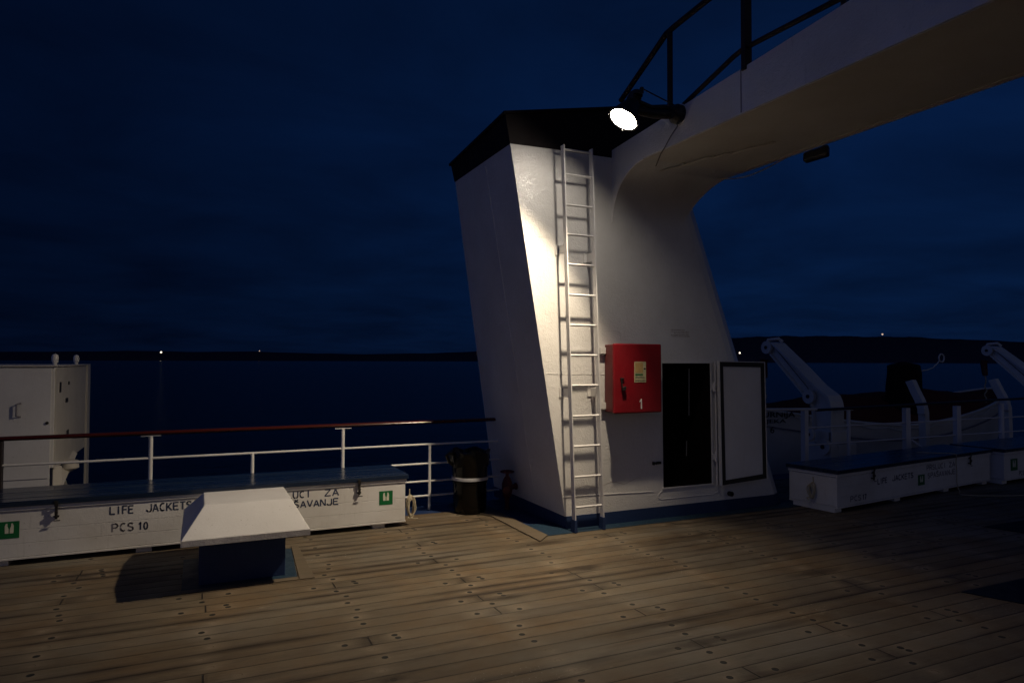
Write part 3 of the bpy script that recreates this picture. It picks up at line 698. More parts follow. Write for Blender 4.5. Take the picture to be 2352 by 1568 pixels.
# ------------------------------------------------------------------ red fire cabinet
cab = empty('fire_hose_cabinet', (4.25, FY, 1.2), 'red fire hose cabinet numbered 1 on the funnel beside the ladder', 'cabinet')
m = MB(); m.hexa([(3.955, 6.07, 1.205), (4.53, 6.07, 1.205), (4.53, FY-.02, 1.205), (3.955, FY-.02, 1.205), (3.955, 6.07, 1.925), (4.525, 6.07, 1.925), (4.525, FY-.02, 1.925), (3.955, FY-.02, 1.925)])
m.build('cabinet_box', 'red_faded', cab, bevel=.012, seg=3)
m = MB(); m.hexa([(3.928, 6.025, 1.200), (4.537, 6.025, 1.200), (4.537, 6.065, 1.200), (3.928, 6.065, 1.200), (3.926, 6.025, 1.932), (4.533, 6.025, 1.932), (4.533, 6.065, 1.932), (3.926, 6.065, 1.932)])
cd = m.build('cabinet_door', 'red_paint', cab, bevel=.014, seg=3)
for z in (1.86, 1.27):
    m = MB(); m.bb(3.885, 3.955, FY-.05, FY-.02, z-.035, z+.035); m.bb(3.885, 3.90, FY-.02, FY, z-.03, z+.03); m.build('mounting_lug', 'white_paint', cab, bevel=.003)
yf = 6.025
m = MB(); m.bb(4.180, 4.328, yf-.003, yf-.0005, 1.525, 1.743); st = m.build('instruction_sticker', 'sign_cream'); sub(st, cd, cab)
m = MB(); m.bb(4.190, 4.288, yf-.0045, yf-.003, 1.625, 1.732); sub(m.build('sticker_picture', 'sign_tan'), cd, cab)
m = MB(); m.bb(4.190, 4.288, yf-.0045, yf-.003, 1.597, 1.613); sub(m.build('sticker_green_bar', 'sign_green'), cd, cab)
m = MB(); m.bb(4.298, 4.322, yf-.0045, yf-.003, 1.66, 1.675)
for z in (1.578, 1.566, 1.545, 1.536):
    x = 4.192
    while x < 4.31: w_ = random.uniform(.006, .016); m.bb(x, min(x+w_, 4.318), yf-.0045, yf-.003, z, z+.005); x += w_+.005
sub(m.build('sticker_print', 'letter_black'), cd, cab)
m = MB(); m.prism([(4.262, yf-.002, 1.243), (4.279, yf-.002, 1.243), (4.275, yf-.002, 1.35), (4.264, yf-.002, 1.35), (4.246, yf-.002, 1.322), (4.249, yf-.002, 1.312), (4.262, yf-.002, 1.325)], (0, .0015, 0)); sub(m.build('number', 'letter_white'), cd, cab)
m = MB(); m.bb(4.0, 4.045, yf-.018, yf, 1.56, 1.572); m.hexa([(4.008, yf-.03, 1.47), (4.02, yf-.03, 1.47), (4.02, yf-.012, 1.47), (4.008, yf-.012, 1.47), (4.0, yf-.03, 1.575), (4.012, yf-.03, 1.575), (4.012, yf-.012, 1.575), (4.0, yf-.012, 1.575)])
m.hexa([(4.015, yf-.035, 1.44), (4.055, yf-.035, 1.445), (4.055, yf-.005, 1.445), (4.015, yf-.005, 1.44), (4.015, yf-.035, 1.475), (4.06, yf-.035, 1.485), (4.06, yf-.005, 1.485), (4.015, yf-.005, 1.475)])
sub(m.build('latch', 'rubber', bevel=.003), cd, cab)

# ------------------------------------------------------------------ life-jacket chests
def chest(origin, ang, L, Dp, H, label, items, legs, matl='white_paint_rough', overl=.03, z0=.05, lidh=.035):
    root = empty('life_jacket_chest', origin, label, 'chest', None)
    Mz = Matrix.Rotation(ang, 3, 'Z'); O = Vector(origin)
    def w(x, y, z): return O+Mz @ Vector((x, y, z))
    def B(mm, x0, x1, y0, y1, za, zb): mm.hexa([w(x0, y0, za), w(x1, y0, za), w(x1, y1, za), w(x0, y1, za), w(x0, y0, zb), w(x1, y0, zb), w(x1, y1, zb), w(x0, y1, zb)])
    m = MB(); zs_ = [z0+.022, z0+.135, z0+.25, H-.05]
    for i in range(3): B(m, 0, L, 0, .022, zs_[i], zs_[i+1]-.0025)
    B(m, .006, L-.006, .004, .02, z0+.02, H-.052)
    m.build('front_planks', matl, root, bevel=.002)
    m = MB(); B(m, 0, .024, .0225, Dp, z0+.022, H-.052); m.build('end_board', matl, root, bevel=.002)
    m = MB(); B(m, L-.024, L, .0225, Dp, z0+.022, H-.052); m.build('end_board', matl, root, bevel=.002)
    m = MB(); B(m, .025, L-.025, Dp-.022, Dp, z0+.022, H-.052); m.build('back_board', matl, root)
    m = MB(); B(m, -.004, L+.004, -.008, Dp+.004, z0, z0+.018); m.build('bottom_board', matl, root, bevel=.003)
    m = MB(); B(m, -.012, L+.012, -.012, Dp+.01, H-.048, H-.012); m.build('lid_rim', 'white_paint_smooth', root, bevel=.003)
    m = MB()
    nb = 5
    for k in range(nb):
        ya, yb = lerp(-overl, Dp+.03, k/nb), lerp(-overl, Dp+.03, (k+1)/nb)-.002
        B(m, -overl, L+overl, ya, yb, H-.011, H+lidh+.0015*(k % 2))
    m.build('lid', 'lid_blue', root, bevel=.004)
    for lx in legs:
        m = MB(); B(m, lx, lx+.13, .03, Dp-.05, 0, z0-.001); m.build('skid', matl, root, bevel=.003)
    for it in items:
        if it[0] == 'text':
            _, s_, x, z, hgt, wid, mt = it; stencil(s_, hgt, w(x, -.0002, z), mt, root, ang, wid)
        elif it[0] == 'sign':
            _, x, z, ww, hh = it
            m = MB(); B(m, x, x+ww, -.003, -.0003, z, z+hh); sg = m.build('life_jacket_sign', 'sign_green', root, bevel=.0005)
            m = MB(); cx_ = x+ww/2; jw, jh, jb = ww*.21, hh*.58, z+hh*.30
            def poly(pts): m.prism([w(px, -.0045, pz) for px, pz in pts], Mz @ Vector((0, .0015, 0)))
            for sgn in (-1, 1):
                P = [(cx_+sgn*.004, jb), (cx_+sgn*jw, jb), (cx_+sgn*jw*1.05, jb+jh*.75), (cx_+sgn*jw*.8, jb+jh), (cx_+sgn*jw*.45, jb+jh), (cx_+sgn*jw*.42, jb+jh*.72), (cx_+sgn*.004, jb+jh*.42)]
                poly(P if sgn > 0 else P[::-1])
            sub(m.build('jacket_symbol', 'sign_white'), sg, root)
            m = MB()
            for r_ in range(2): B(m, x+ww*.15, x+ww*.85, -.0042, -.003, z+hh*(.08+.10*r_), z+hh*(.11+.10*r_))
            sub(m.build('symbol_strap', 'sign_white'), sg, root) if False else m.bm.free()
        elif it[0] == 'latch':
            _, x = it
            m = MB(); B(m, x, x+.028, -.04, -.032, H-.03, H+.02); B(m, x+.004, x+.024, -.035, -.022, H-.14, H-.03)
            B(m, x-.006, x+.034, -.028, -.001, H-.125, H-.11); B(m, x+.002, x+.026, -.045, -.02, H-.10, H-.07); B(m, x-.002, x+.045, -.045, -.034, H-.155, H-.147)
            B(m, x+.004, x+.024, -.026, -.001, H-.06, H-.04)
            m.build('hasp', 'dark_metal', root, bevel=.002)
    return root, w
chest((-1.70, 7.07, 0), 0, 3.70, .70, .512, 'long white life jacket chest for 10 by the left railing, behind the vent cowl',
    [('text', 'LIFE', 1.70-.705, .370, .066, .18, 'letter_blue'), ('text', 'JACKETS', 1.70-.418, .368, .066, .372, 'letter_blue'),
     ('text', 'PCS', 1.70-.684, .213, .068, .165, 'letter_faded'), ('text', '10', 1.70-.480, .213, .062, .075, 'letter_blue'),
     ('text', 'PRSLUCI', 1.70+.62, .388, .062, .41, 'letter_blue'), ('text', 'ZA', 1.70+1.17, .383, .062, .13, 'letter_blue'),
     ('text', 'SPAŠAVANJE', 1.70+.68, .290, .060, .62, 'letter_blue'),
     ('sign', 1.70+1.722, .245, .143, .143), ('sign', .185, .235, .143, .143), ('latch', 1.70-1.12), ('latch', 1.70+1.495)], [.12, 1.2, 2.3, 3.36])
RA = math.atan2(.47, 3.65)
rc_, w2 = chest((6.712, 5.64, 0), RA, 3.68, .63, .462, 'long white life jacket chest for 17 on the planks right of the funnel',
    [('text', 'LIFE', .83, .262, .060, .20, 'letter_blue'), ('text', 'JACKETS', 1.153, .270, .062, .48, 'letter_blue'), ('text', 'PRSLUCI', 1.966, .335, .060, .48, 'letter_faded'), ('text', 'ZA', 2.54, .333, .058, .15, 'letter_faded'),
     ('text', 'SPAŠAVANJE', 1.99, .232, .060, .70, 'letter_faded'), ('sign', 1.748, .155, .16, .135), ('latch', .69), ('latch', 3.05),
     ('text', 'PCS', .265, .108, .058, .21, 'letter_faded'), ('text', '17', .51, .106, .055, .075, 'letter_blue')], [.0, 1.25, 2.45, 3.52])
rc3, w3 = chest((10.49, 5.99, 0), RA*.6, 3.4, .70, .47, 'white life jacket chest farthest right, at the right edge of the picture',
    [('sign', .18, .18, .19, .17), ('text', 'LIFE JACKETS', .9, .27, .06, .8, 'letter_blue'), ('latch', .7), ('text', 'PCS 12', .42, .10, .06, .28, 'letter_faded')], [.0, 1.2, 3.2])
# cable hanging over the right chest front
m = MB(); P = []
for x, y, z in ((2.30, .30, .51), (2.48, .12, .51), (2.60, -.035, .508), (2.63, -.05, .47), (2.66, -.03, .38), (2.70, -.02, .25), (2.68, -.03, .10), (2.60, -.10, .02), (2.4, -.25, .012), (2.9, -.6, .012), (3.9, -1.0, .012)): P.append(w2(x, y, z))
bez = []
for i in range(len(P)-1):
    p0, p1, p2, p3 = P[max(i-1, 0)], P[i], P[i+1], P[min(i+2, len(P)-1)]
    for k in range(6):
        t_ = k/6; bez.append(.5*((2*p1)+(p2-p0)*t_+(2*p0-5*p1+4*p2-p3)*t_*t_+(3*p1-p0-3*p2+p3)*t_**3))
m.tube(bez, .006, 6); tag(m.build('lashing_line', 'rope', smooth=True), 'thin line draped over the front of the chest for 17 right of the funnel', 'rope')
def rope_coil(c, rad, h, nrm, label, n=7):
    m = MB(); n_ = Vector(nrm).normalized(); u_ = Vector((0, 0, 1)); v_ = n_.cross(u_); P = []
    for k in range(n*22):
        a = 2*math.pi*k/22; j = math.sin(k*.37)*.018
        P.append(Vector(c)+u_*(math.cos(a)*h+j)+v_*math.sin(a)*(rad+j*.6)+n_*(.012+.05*k/(n*22)+.01*math.sin(k*.21)))
    m.tube(P, .0065, 6)
    m.tube([Vector(c)+u_*-h, Vector(c)+u_*(-h-.01)+v_*.05+n_*.06, Vector(c)+u_*(-h-.015)-v_*.03+n_*.13], .0065, 6)
    m.tube([Vector(c)+u_*h, Vector(c)+u_*(h+.08)+n_*.005], .0065, 6)
    tag(m.build('rope_coil', 'rope', smooth=True), label, 'rope')
rope_coil((2.06, 7.12, .20), .038, .10, (.25, -1, 0), 'small coil of pale rope hanging at the end of the chest for 10')
rope_coil(w2(-.003, .30, .22), .035, .08, tuple(Matrix.Rotation(RA, 3, 'Z') @ Vector((-1, 0, 0))), 'knotted pale rope on the near end of the chest for 17', 4)

# ------------------------------------------------------------------ vent cowl
vent = empty('deck_vent', (.33, 6.15, 0), 'mushroom deck vent with white hipped cowl on a dark blue trunk', 'vent')
m = MB(); m.hexa([(.02, 5.86, .001), (.66, 5.86, .001), (.66, 6.62, .001), (.02, 6.62, .001), (.02, 5.86, .42), (.66, 5.86, .42), (.66, 6.62, .42), (.02, 6.62, .42)]); m.build('trunk', 'navy_paint', vent, bevel=.006)
m = MB()
A_ = (-.105, .820, 5.65, 6.86); zl, zt, zp = .358, .408, .606; B_ = (.052, .708, 5.93, 6.50)
def rect(a, z): return [(a[0], a[2], z), (a[1], a[2], z), (a[1], a[3], z), (a[0], a[3], z)]
ins = (A_[0]+.02, A_[1]-.02, A_[2]+.02, A_[3]-.02)
m.loft([rect(ins, zt-.02), rect(ins, zl), rect(A_, zl), rect(A_, zt), rect(B_, zp)])
cw = m.build('cowl', 'white_paint_smooth', vent, bevel=.006)
m = MB(); A2 = (A_[0]-.003, A_[1]+.003, A_[2]-.003, A_[3]+.003)
m.loft([rect(A_, zl+.001), rect(A2, zl+.003), rect(A2, zt-.002), rect(A_, zt)], cap=False); m.build('cowl_rim', 'chipped_white', vent)
m = MB(); m.prism([(-.10, 5.78, .0015), (.745, 5.78, .0015), (.80, 6.66, .0015), (-.10, 6.66, .0015)], (0, 0, .004)); m.build('foot_plate', 'deck_blue', vent)
m = MB()
m.prism([(.752, 5.70, .0015), (.87, 5.70, .0015), (.87, 6.74, .0015), (.808, 6.74, .0015)], (0, 0, .006)); m.prism([(-.22, 5.70, .0015), (.750, 5.70, .0015), (.745, 5.775, .0015), (-.22, 5.775, .0015)], (0, 0, .006))
tag(m.build('margin_frame', 'margin_wood', bevel=.002), 'wooden margin framing the vent foot', kind='structure')

# ------------------------------------------------------------------ left side railing
def railing(name, x0, x1, posts, hr, rails, label, y=7.8, hrm='handrail_wood', pr=.016, first=None):
    r_ = empty(name, ((x0+x1)/2, y, 0), label, 'railing')
    m = MB(); m.tube([(lerp(hr[0], hr[1], k/8), y, lerp(hr[2], hr[3], k/8)) for k in range(9)], .040, 14, flat=.55); m.build('handrail', hrm, r_, smooth=True)
    for z in rails:
        m = MB(); m.tube([(x0, y, z), (x1, y, z)], .0125, 10); m.build('rail', 'white_paint_smooth', r_, smooth=True)
    for (x, h, w_) in posts:
        m = MB(); m.tube([(x, y, -.01), (x, y, h)], w_, 12)
        if h > .9: m.bb(x-.09, x+.09, y-.02, y+.02, h-.004, h+.004)
        m.build('post', 'white_paint_smooth', r_, smooth=True)
    return r_
railing('side_railing', -2.6, 3.40, [(-.432, .985, .020), (.53, .755, .018), (1.482, .985, .020), (2.50, .765, .018)], (-2.6, 3.36, 1.005, 1.025), [.758, .532, .325, .155],
        'white side railing with varnished handrail left of the funnel')
# dark gate post at the far left
g_ = empty('gate_post', (-1.68, 7.8, 0), 'dark wooden gate post at the left edge of the picture', 'post')
m = MB(); m.bb(-1.715, -1.655, 7.755, 7.84, 0, .985); m.build('post', 'handrail_dark', g_, bevel=.006)
m = MB(); m.lathe([(.02, 0), (.02, .02), (.008, .03)], (-1.69, 7.755, .90), (0, -1, 0), 12); m.bb(-1.70, -1.68, 7.735, 7.755, .79, .88); m.build('bolt', 'steel', g_)
# right side railing: same line, beyond the funnel
rr_ = railing('side_railing', 8.60, 22.0, [(9.56, .965, .030), (13.6, .975, .045), (16.5, .97, .045), (19.5, .97, .045)], (8.85, 22, .985, 1.16), [.715, .445],
        'white side railing with dark handrail right of the funnel', hrm='handrail_dark')
for (xa, xb) in ((10.90, 11.02), (12.25, 12.36)):
    m = MB(); m.hexa([(xa, 7.76, 0), (xa+.13, 7.76, 0), (xa+.13, 7.84, 0), (xa, 7.84, 0), (xa, 7.76, .965), (xa+.11, 7.76, .965), (xa+.11, 7.84, .965), (xa, 7.84, .965)]); m.build('post', 'white_paint_smooth', rr_, bevel=.004)
m = MB(); m.hexa([(8.55, 7.76, 0), (8.63, 7.76, 0), (8.63, 7.84, 0), (8.55, 7.84, 0), (8.55, 7.76, .99), (8.63, 7.76, .99), (8.63, 7.84, .99), (8.55, 7.84, .99)]); m.tube([(7.4, 7.8, 1.03), (8.85, 7.8, 1.0)], .022, 10); m.tube([(8.6, 7.8, .445), (8.75, 7.8, .445)], .012, 8); m.build('post', 'white_paint_smooth', rr_)
m = MB(); m.tube([(11.05, 7.78, .42), (11.45, 7.45, .02)], .018, 8); m.build('brace', 'white_paint_smooth', rr_)

# ------------------------------------------------------------------ bin
bn = empty('rubbish_bin', (2.87, 7.42, 0), 'black plastic rubbish bin with bin bag and white band by the railing', 'bin')
c0 = (2.875, 7.44, .003)
m = MB(); m.lathe([(.17, 0), (.185, .02), (.192, .10), (.195, .34), (.205, .345), (.205, .36), (.20, .365), (.205, .52), (.208, .66), (.2, .67)], c0, n=36); m.build('drum', 'bin_black', bn, smooth=True)
m = MB(); m.lathe([(.206, .378), (.214, .380), (.214, .412), (.206, .414)], c0, n=36, cap=False); m.build('band', 'strap_white', bn, smooth=True)
m = MB(); rings = []
for j, (rr, z) in enumerate(((.213, .54), (.222, .60), (.226, .665), (.228, .70), (.205, .715), (.18, .70), (.10, .60))):
    rings.append([(c0[0]+math.cos(a)*(rr+.012*math.sin(a*9+j)+random.uniform(-.004, .008)), c0[1]+math.sin(a)*(rr+.01*math.sin(a*7+j)), z+.018*math.sin(a*5+j*.8)) for a in [2*math.pi*k/40 for k in range(40)]])
m.loft(rings, cap=False); m.build('bin_bag', 'bag_black', bn, smooth=True)
m = MB(); m.tube([(2.66, 7.40, .68), (2.60, 7.38, .70), (2.565, 7.38, .67), (2.60, 7.39, .60), (2.65, 7.4, .56)], .02, 8); m.build('bag_knot', 'bag_black', bn, smooth=True)

# ------------------------------------------------------------------ hydrant valve
hy = empty('fire_hydrant', (3.33, 7.42, 0), 'dark red fire hydrant valve low on the shaded side of the funnel', 'hydrant')
hc = (3.33, 7.40, 0)
m = MB(); m.lathe([(.035, 0), (.035, .02), (.025, .03), (.028, .12), (.05, .16), (.062, .22), (.062, .30), (.05, .34), (.035, .37), (.02, .39), (.02, .43)], hc, n=24); m.build('valve_body', 'hydrant_red', hy, smooth=True)
m = MB(); m.lathe([(.03, 0), (.03, .06), (.045, .065), (.045, .085)], (3.31, 7.37, .25), (-.5, -1, -.1), 20); m.build('outlet', 'hydrant_red', hy, smooth=True)
m = MB(); m.lathe([(.03, 0), (.03, .10), (.04, .105), (.04, .12)], (3.33, 7.40, .25), (1, 0, .1), 20); m.build('inlet_pipe', 'hydrant_red', hy, smooth=True)
m = MB(); ring_ = [(3.33+.075*math.cos(a), 7.40+.075*math.sin(a), .44) for a in [2*math.pi*k/24 for k in range(25)]]; m.tube(ring_, .010, 8)
for a in (0, 120, 240): m.tube([(3.33, 7.40, .435), (3.33+.07*math.cos(R(a)), 7.40+.07*math.sin(R(a)), .44)], .007, 6)
m.build('hand_wheel', 'hydrant_red', hy, smooth=True)

# ------------------------------------------------------------------ left locker beyond the rail
lk = empty('outboard_locker', (-2.3, 9.3, .2), 'tall white steel locker on brackets outside the railing at far left', 'locker')
m = MB(); m.bb(-3.6, -1.372, 8.5, 10.75, .62, 1.672); m.build('cabinet_body', 'white_paint_rough', lk, bevel=.006)
m = MB(); m.bb(-3.6, -1.40, 8.488, 8.499, .10, 1.66); fd = m.build('front_panel', 'white_paint_smooth', lk, bevel=.002)
m = MB(); m.bb(-3.6, -1.345, 8.47, 10.86, 1.673, 1.690); m.build('top_plate', 'cream_paint', lk, bevel=.003)
m = MB(); m.bb(-1.371, -1.345, 10.62, 10.86, -.1, 1.672); m.build('corner_post', 'cream_paint', lk, bevel=.003)
m = MB(); m.bb(-1.371, -1.364, 8.52, 10.60, .60, 1.66); m.build('end_panel', 'cream_paint', lk, bevel=.001)
m = MB()
for y, z, a, b_ in ((8.72, 1.45, .05, .11), (9.25, 1.48, .05, .04), (9.10, 1.29, .09, .05), (9.2, .92, .08, .05)): m.bb(-1.364, -1.357, y, y+a*1.6, z-b_/2, z+b_/2)
m.build('rust_holes', 'dark_metal', lk, bevel=.003)
for y, s_ in ((8.66, 1.), (10.05, .8)):
    m = MB(); m.lathe([(.02, 0), (.02, .02), (.030, .035), (.034, .08), (.026, .11), (.008, .12)], (-1.40, y, 1.69), n=16); m.build('vent_knob', 'white_paint_smooth', lk, smooth=True)
m = MB(); m.tube([(-1.66, 8.486, 1.30), (-1.69, 8.455, 1.29), (-1.69, 8.455, 1.17), (-1.66, 8.486, 1.16)], .009, 8); sub(m.build('handle', 'letter_faded'), fd, lk)
m = MB(); m.lathe([(.016, 0), (.016, .012)], (-1.43, 8.488, 1.09), (0, -1, 0), 16); sub(m.build('lock', 'dark_metal'), fd, lk)
m = MB(); m.bb(-3.6, -1.42, 8.482, 8.4875, .515, .52); sub(m.build('panel_seam', 'letter_faded'), fd, lk)
for i, (a, b_, w_) in enumerate((((-1.38, 8.62, .62), (-1.38, 8.62, -.3), .07), ((-1.38, 8.62, .35), (-1.38, 9.7, .62), .06), ((-1.38, 8.95, .42), (-1.38, 9.75, -.1), .06), ((-1.6, 8.62, .12), (-1.6, 8.62, -.3), .05), ((-2.4, 8.6, .12), (-2.4, 8.6, -.3), .05))):
    m = MB(); m.tube([a, b_], w_, 4); m.build('support_bracket', 'cream_paint', lk, bevel=.004)
m = MB(); m.bb(-3.6, -1.1, 8.55, 10.8, -.32, -.14); m.build('outboard_platform', 'navy_paint', lk)
m = MB(); m.lathe([(.02, 0), (.09, .02), (.10, .10), (.04, .14)], (-1.33, 9.2, .62), (0, 0, -1), 16); m.build('winch_head', 'cream_paint', lk, smooth=True)

# ------------------------------------------------------------------ davits
def davit(dx_, label):
    d = empty('boat_davit', (9.4+dx_, 8.1, 0), label, 'davit', 'white lifeboat davits beyond the right railing')
    X0, X1 = 9.36+dx_, 9.66+dx_
    pts = [(9.35, 1.93), (9.28, 1.86), (9.10, 1.70), (8.50, 1.15), (8.40, 1.05), (8.36, .97), (8.30, .3), (8.30, -.15), (7.98, -.15), (7.98, .45), (7.96, 1.0), (8.03, 1.19), (8.28, 1.30), (8.66, 1.63), (9.20, 2.05), (9.30, 2.08)]
    m = MB(); m.prism([(X0+.06, y, z) for y, z in pts], (.02, 0, 0)); m.build('arm_web', 'boat_white', d, bevel=.002)
    m = MB()
    top_ = pts[8:]+[]
    top_ = [(7.98, -.15), (7.98, .45), (7.96, 1.0), (7.985, 1.10), (8.03, 1.19), (8.14, 1.255), (8.28, 1.34), (8.66, 1.66), (9.20, 2.08), (9.30, 2.10)]
    rings = [[(X0, y, z), (X1, y, z), (X1, y+.03, z-.03), (X0, y+.03, z-.03)] for y, z in top_]; m.loft(rings); m.build('arm_flange', 'boat_white', d, bevel=.002)
    m = MB(); rings = [[(X0, y, z), (X1, y, z), (X1, y-.02, z+.02), (X0, y-.02, z+.02)] for y, z in ((9.33, 1.92), (8.50, 1.14), (8.36, .97), (8.30, .2))]; m.loft(rings); m.build('arm_flange', 'boat_white', d)
    def disc(y, z, r, name='sheave', x=X0-.03, w_=.05, ext=.0):
        m = MB(); m.lathe([(r, 0), (r, .012), (r*.82, .014), (r*.82, w_-.014), (r, w_-.012), (r, w_)], (x-ext, y, z), (1, 0, 0), 28); o = m.build(name, 'boat_white', d, smooth=True)
        m = MB(); m.lathe([(r*.28, 0), (r*.28, .02)], (x-ext-.012, y, z), (1, 0, 0), 16); sub(m.build('axle', 'dark_metal', smooth=True), o, d)
    disc(9.33, 2.0, .115); disc(8.40, 1.16, .12); disc(8.22, .55, .10, x=X0-.22); disc(8.05, .36, .13, 'winch_drum', x=X0-.10, w_=.22)
    m = MB(); m.tube([(X0+.04, 9.42, 2.0), (X0+.06, 9.36, 2.14), (X0+.14, 9.20, 2.16), (X0+.2, 9.16, 2.10)], .03, 8); m.build('head_guard', 'boat_white', d, smooth=True)
    m = MB(); m.tube([(X0+.02, 9.20, 2.03), (X0+.02, 8.44, 1.30), (X0-.01, 8.38, 1.05), (X0-.18, 8.26, .60)], .006, 6); m.build('fall_wire', 'dark_metal', d)
    m = MB(); m.bb(X0-.05, X1+.25, 7.93, 8.42, -.3, .40); m.bb(X0+.0, X1+.12, 7.95, 8.3, .40, .62); m.build('winch_bed', 'boat_white', d, bevel=.02)
    m = MB(); m.tube([(X0-.02, 9.38, 1.80), (X0-.02, 9.40, 1.72), (X0-.02, 9.38, 1.52), (X0-.02, 9.37, 1.45)], .075, 10, .05); m.build('fall_block', 'block_red', d, smooth=True)
    m = MB(); P = []
    for k in range(14): P.append((X0-.02+.02*math.sin(k*1.9), 9.37+.02*math.cos(k*1.3), 1.45-k*.045))
    m.tube(P, .014, 6); m.build('fall_rope', 'rope', d, smooth=True)
    return d
def dupe(root, dx_, dy=0., label=None):
    r = root.copy(); COL.objects.link(r); r.location = root.location+Vector((dx_, dy, 0))
    if label: r['label'] = label
    for ch in root.children:
        c = ch.copy(); COL.objects.link(c); c.parent = r; c.matrix_parent_inverse = ch.matrix_parent_inverse.copy()
        for g2 in ch.children:
            e = g2.copy(); COL.objects.link(e); e.parent = c; e.matrix_parent_inverse = g2.matrix_parent_inverse.copy()
    return r
dv = davit(0, 'white boat davit nearest the funnel, leaning out over the right railing')
dupe(dv, 6.45, 0, 'white boat davit at the right edge of the picture')
# cradle arms (curved)
def cradle(label):
    d = empty('cradle_arm', (12.3, 8.4, 0), label, 'cradle arm', 'curved white cradle arms by the lifeboats')
    cen = [(8.66, 1.39), (8.63, 1.33), (8.56, 1.18), (8.49, 1.05), (8.44, .93), (8.41, .80), (8.40, .4), (8.40, -.2)]
    m = MB(); rings = [[(12.24, y-.07, z+.02), (12.36, y-.07, z+.02), (12.36, y+.07, z-.02), (12.24, y+.07, z-.02)] for y, z in cen]; m.loft(rings); m.build('arm', 'boat_white', d, bevel=.008)
    m = MB(); m.bb(12.16, 12.24, 8.30, 8.44, .78, .9); m.build('pad', 'boat_white', d, bevel=.01)
    return d
ca = cradle('curved white cradle arm beside the dark canvas covered winch')
dupe(ca, 2.55, 0, 'curved white cradle arm near the right edge of the picture')
# dark canvas-covered winch between the boats
m = MB(); rings = []
for j, (z, s_) in enumerate(((-.3, .42), (.5, .44), (.9, .42), (1.2, .40), (1.5, .41), (1.68, .36), (1.72, .2))):
    rings.append([(13.35+math.cos(a)*s_*(1+.10*math.sin(a*3+j)), 9.55+math.sin(a)*s_*.7*(1+.12*math.sin(a*4+j*2)), z+.03*math.sin(a*2+j)) for a in [2*math.pi*k/18 for k in range(18)]])
m.loft(rings); tag(m.build('covered_winch', 'dark_canvas', smooth=True), 'upright winch under a dark canvas cover between the two lifeboats', 'winch')
m = MB(); P = [(13.80, 9.5, 1.555), (14.02, 9.5, 1.575), (14.20, 9.5, 1.62), (14.34, 9.5, 1.70), (14.42, 9.5, 1.76)]; m.tube(P, .012, 8)
m.tube([(14.50+.085*math.cos(2*math.pi*k/20), 9.5, 1.83+.085*math.sin(2*math.pi*k/20)) for k in range(21)], .016, 8)
m.tube([(13.80, 9.5, 1.555), (13.4, 9.5, 1.50), (13.1, 9.5, 1.3)], .014, 8)
tag(m.build('ring_hook', 'boat_white', smooth=True), 'thin curved white arm ending in a ring, above the lifeboats', 'hook')

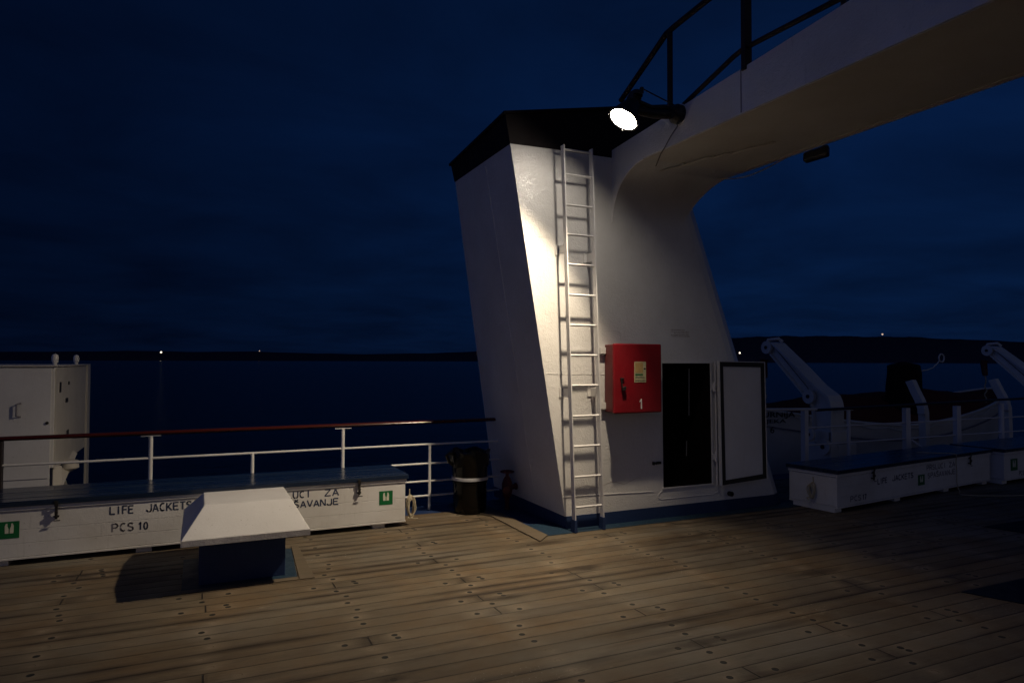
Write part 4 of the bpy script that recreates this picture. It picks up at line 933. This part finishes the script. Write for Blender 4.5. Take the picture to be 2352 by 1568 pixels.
# ------------------------------------------------------------------ lifeboats
def lifeboat(x0, x1, yc, half, zg, sheer, label, cover, canopy):
    root = empty('lifeboat', ((x0+x1)/2, yc, 0), label, 'lifeboat')
    N = 28; L_ = x1-x0
    def st(t_): # beam fraction, gunwale z, keel z
        e = abs(2*t_-1); bf = (1-e**2.6)**.7 if e < 1 else 0
        return max(bf, .02), zg+sheer*e**1.5, -.62+.55*e**5
    rings = []; secs = 9
    for k in range(N+1):
        t_ = k/N; bf, g, kz = st(t_); x = x0+L_*t_; r_ = []
        for j in range(-secs, secs+1):
            s_ = j/secs; yy = math.copysign(abs(s_)**.55, s_)*half*bf; zz_ = kz+(g-kz)*abs(s_)**2.2
            r_.append((x, yc+yy, zz_))
        rings.append(r_)
    m = MB(); m.loft(rings, cap=False, closed=False); md_ = m.build('hull', 'boat_white', root, smooth=True)
    for side in (-1, 1):
        m = MB(); m.tube([(x0+L_*t_, yc+side*half*st(t_)[0]*1.0, st(t_)[1]) for t_ in [k/40 for k in range(41)]], .028, 8); m.build('gunwale', 'boat_white', root, smooth=True)
        m = MB()
        m.tube([(x0+L_*t_, yc+side*half*st(t_)[0]*(.985), st(t_)[1]-.30) for t_ in [k/40 for k in range(41)]], .014, 6); m.build('rubbing_strake', 'letter_faded', root, smooth=True)
    m = MB(); rings = []
    for k in range(N+1):
        t_ = (k/N)*.96+.02; bf, g, kz = st(t_); r_ = []
        hh = canopy(t_)
        for j in range(-6, 7):
            s_ = j/6; r_.append((x0+L_*t_, yc+s_*half*bf*.97, g-.03+hh*(1-abs(s_)**1.7)+.015*math.sin(k*1.7+j)))
        rings.append(r_)
    m.loft(rings, cap=False, closed=False); m.build('canvas_cover', cover, root, smooth=True)
    m = MB()
    for k in range(5, 36, 3):
        t_ = k/40; x = x0+L_*t_; bf, g, kz = st(t_); t2 = t_+3/40; b2, g2_, _ = st(min(t2, 1))
        P = [(lerp(x, x0+L_*t2, q_/6), yc-half*lerp(bf, b2, q_/6)*1.02, lerp(g, g2_, q_/6)-.05-.05*math.sin(math.pi*q_/6)) for q_ in range(7)]
        m.tube(P, .009, 5)
    m.build('grab_line', 'boat_white', root)
    return root, st
lb, st1 = lifeboat(8.0, 17.6, 10.2, 1.2, .50, .62, 'white lifeboat numbered 6 under dark brown canvas, slung beyond the right railing', 'brown_canvas', lambda t_: .50*min(1, max(0, (t_-.20)*6))*min(1, max(0, (.88-t_)*6))+.02+.08*math.sin(t_*9)**2)
def hull_y(x): return 10.2-1.2*st1((x-8.0)/9.6)[0]
def on_hull(body, x, z, size, width):
    ya, yb = hull_y(x), hull_y(x+width); a = math.atan2(yb-ya, width)
    text('lettering', body, size, (x, ya-.035, z), 'letter_black', lb, rz=a, width=width/max(math.cos(a), .1)*1.0)
on_hull('LIBURNIJA', 9.06, .74, .095, .84); on_hull('RIJEKA', 9.22, .635, .068, .50); on_hull('6', 9.42, .455, .115, .075)
bpy.context.view_layer.update()
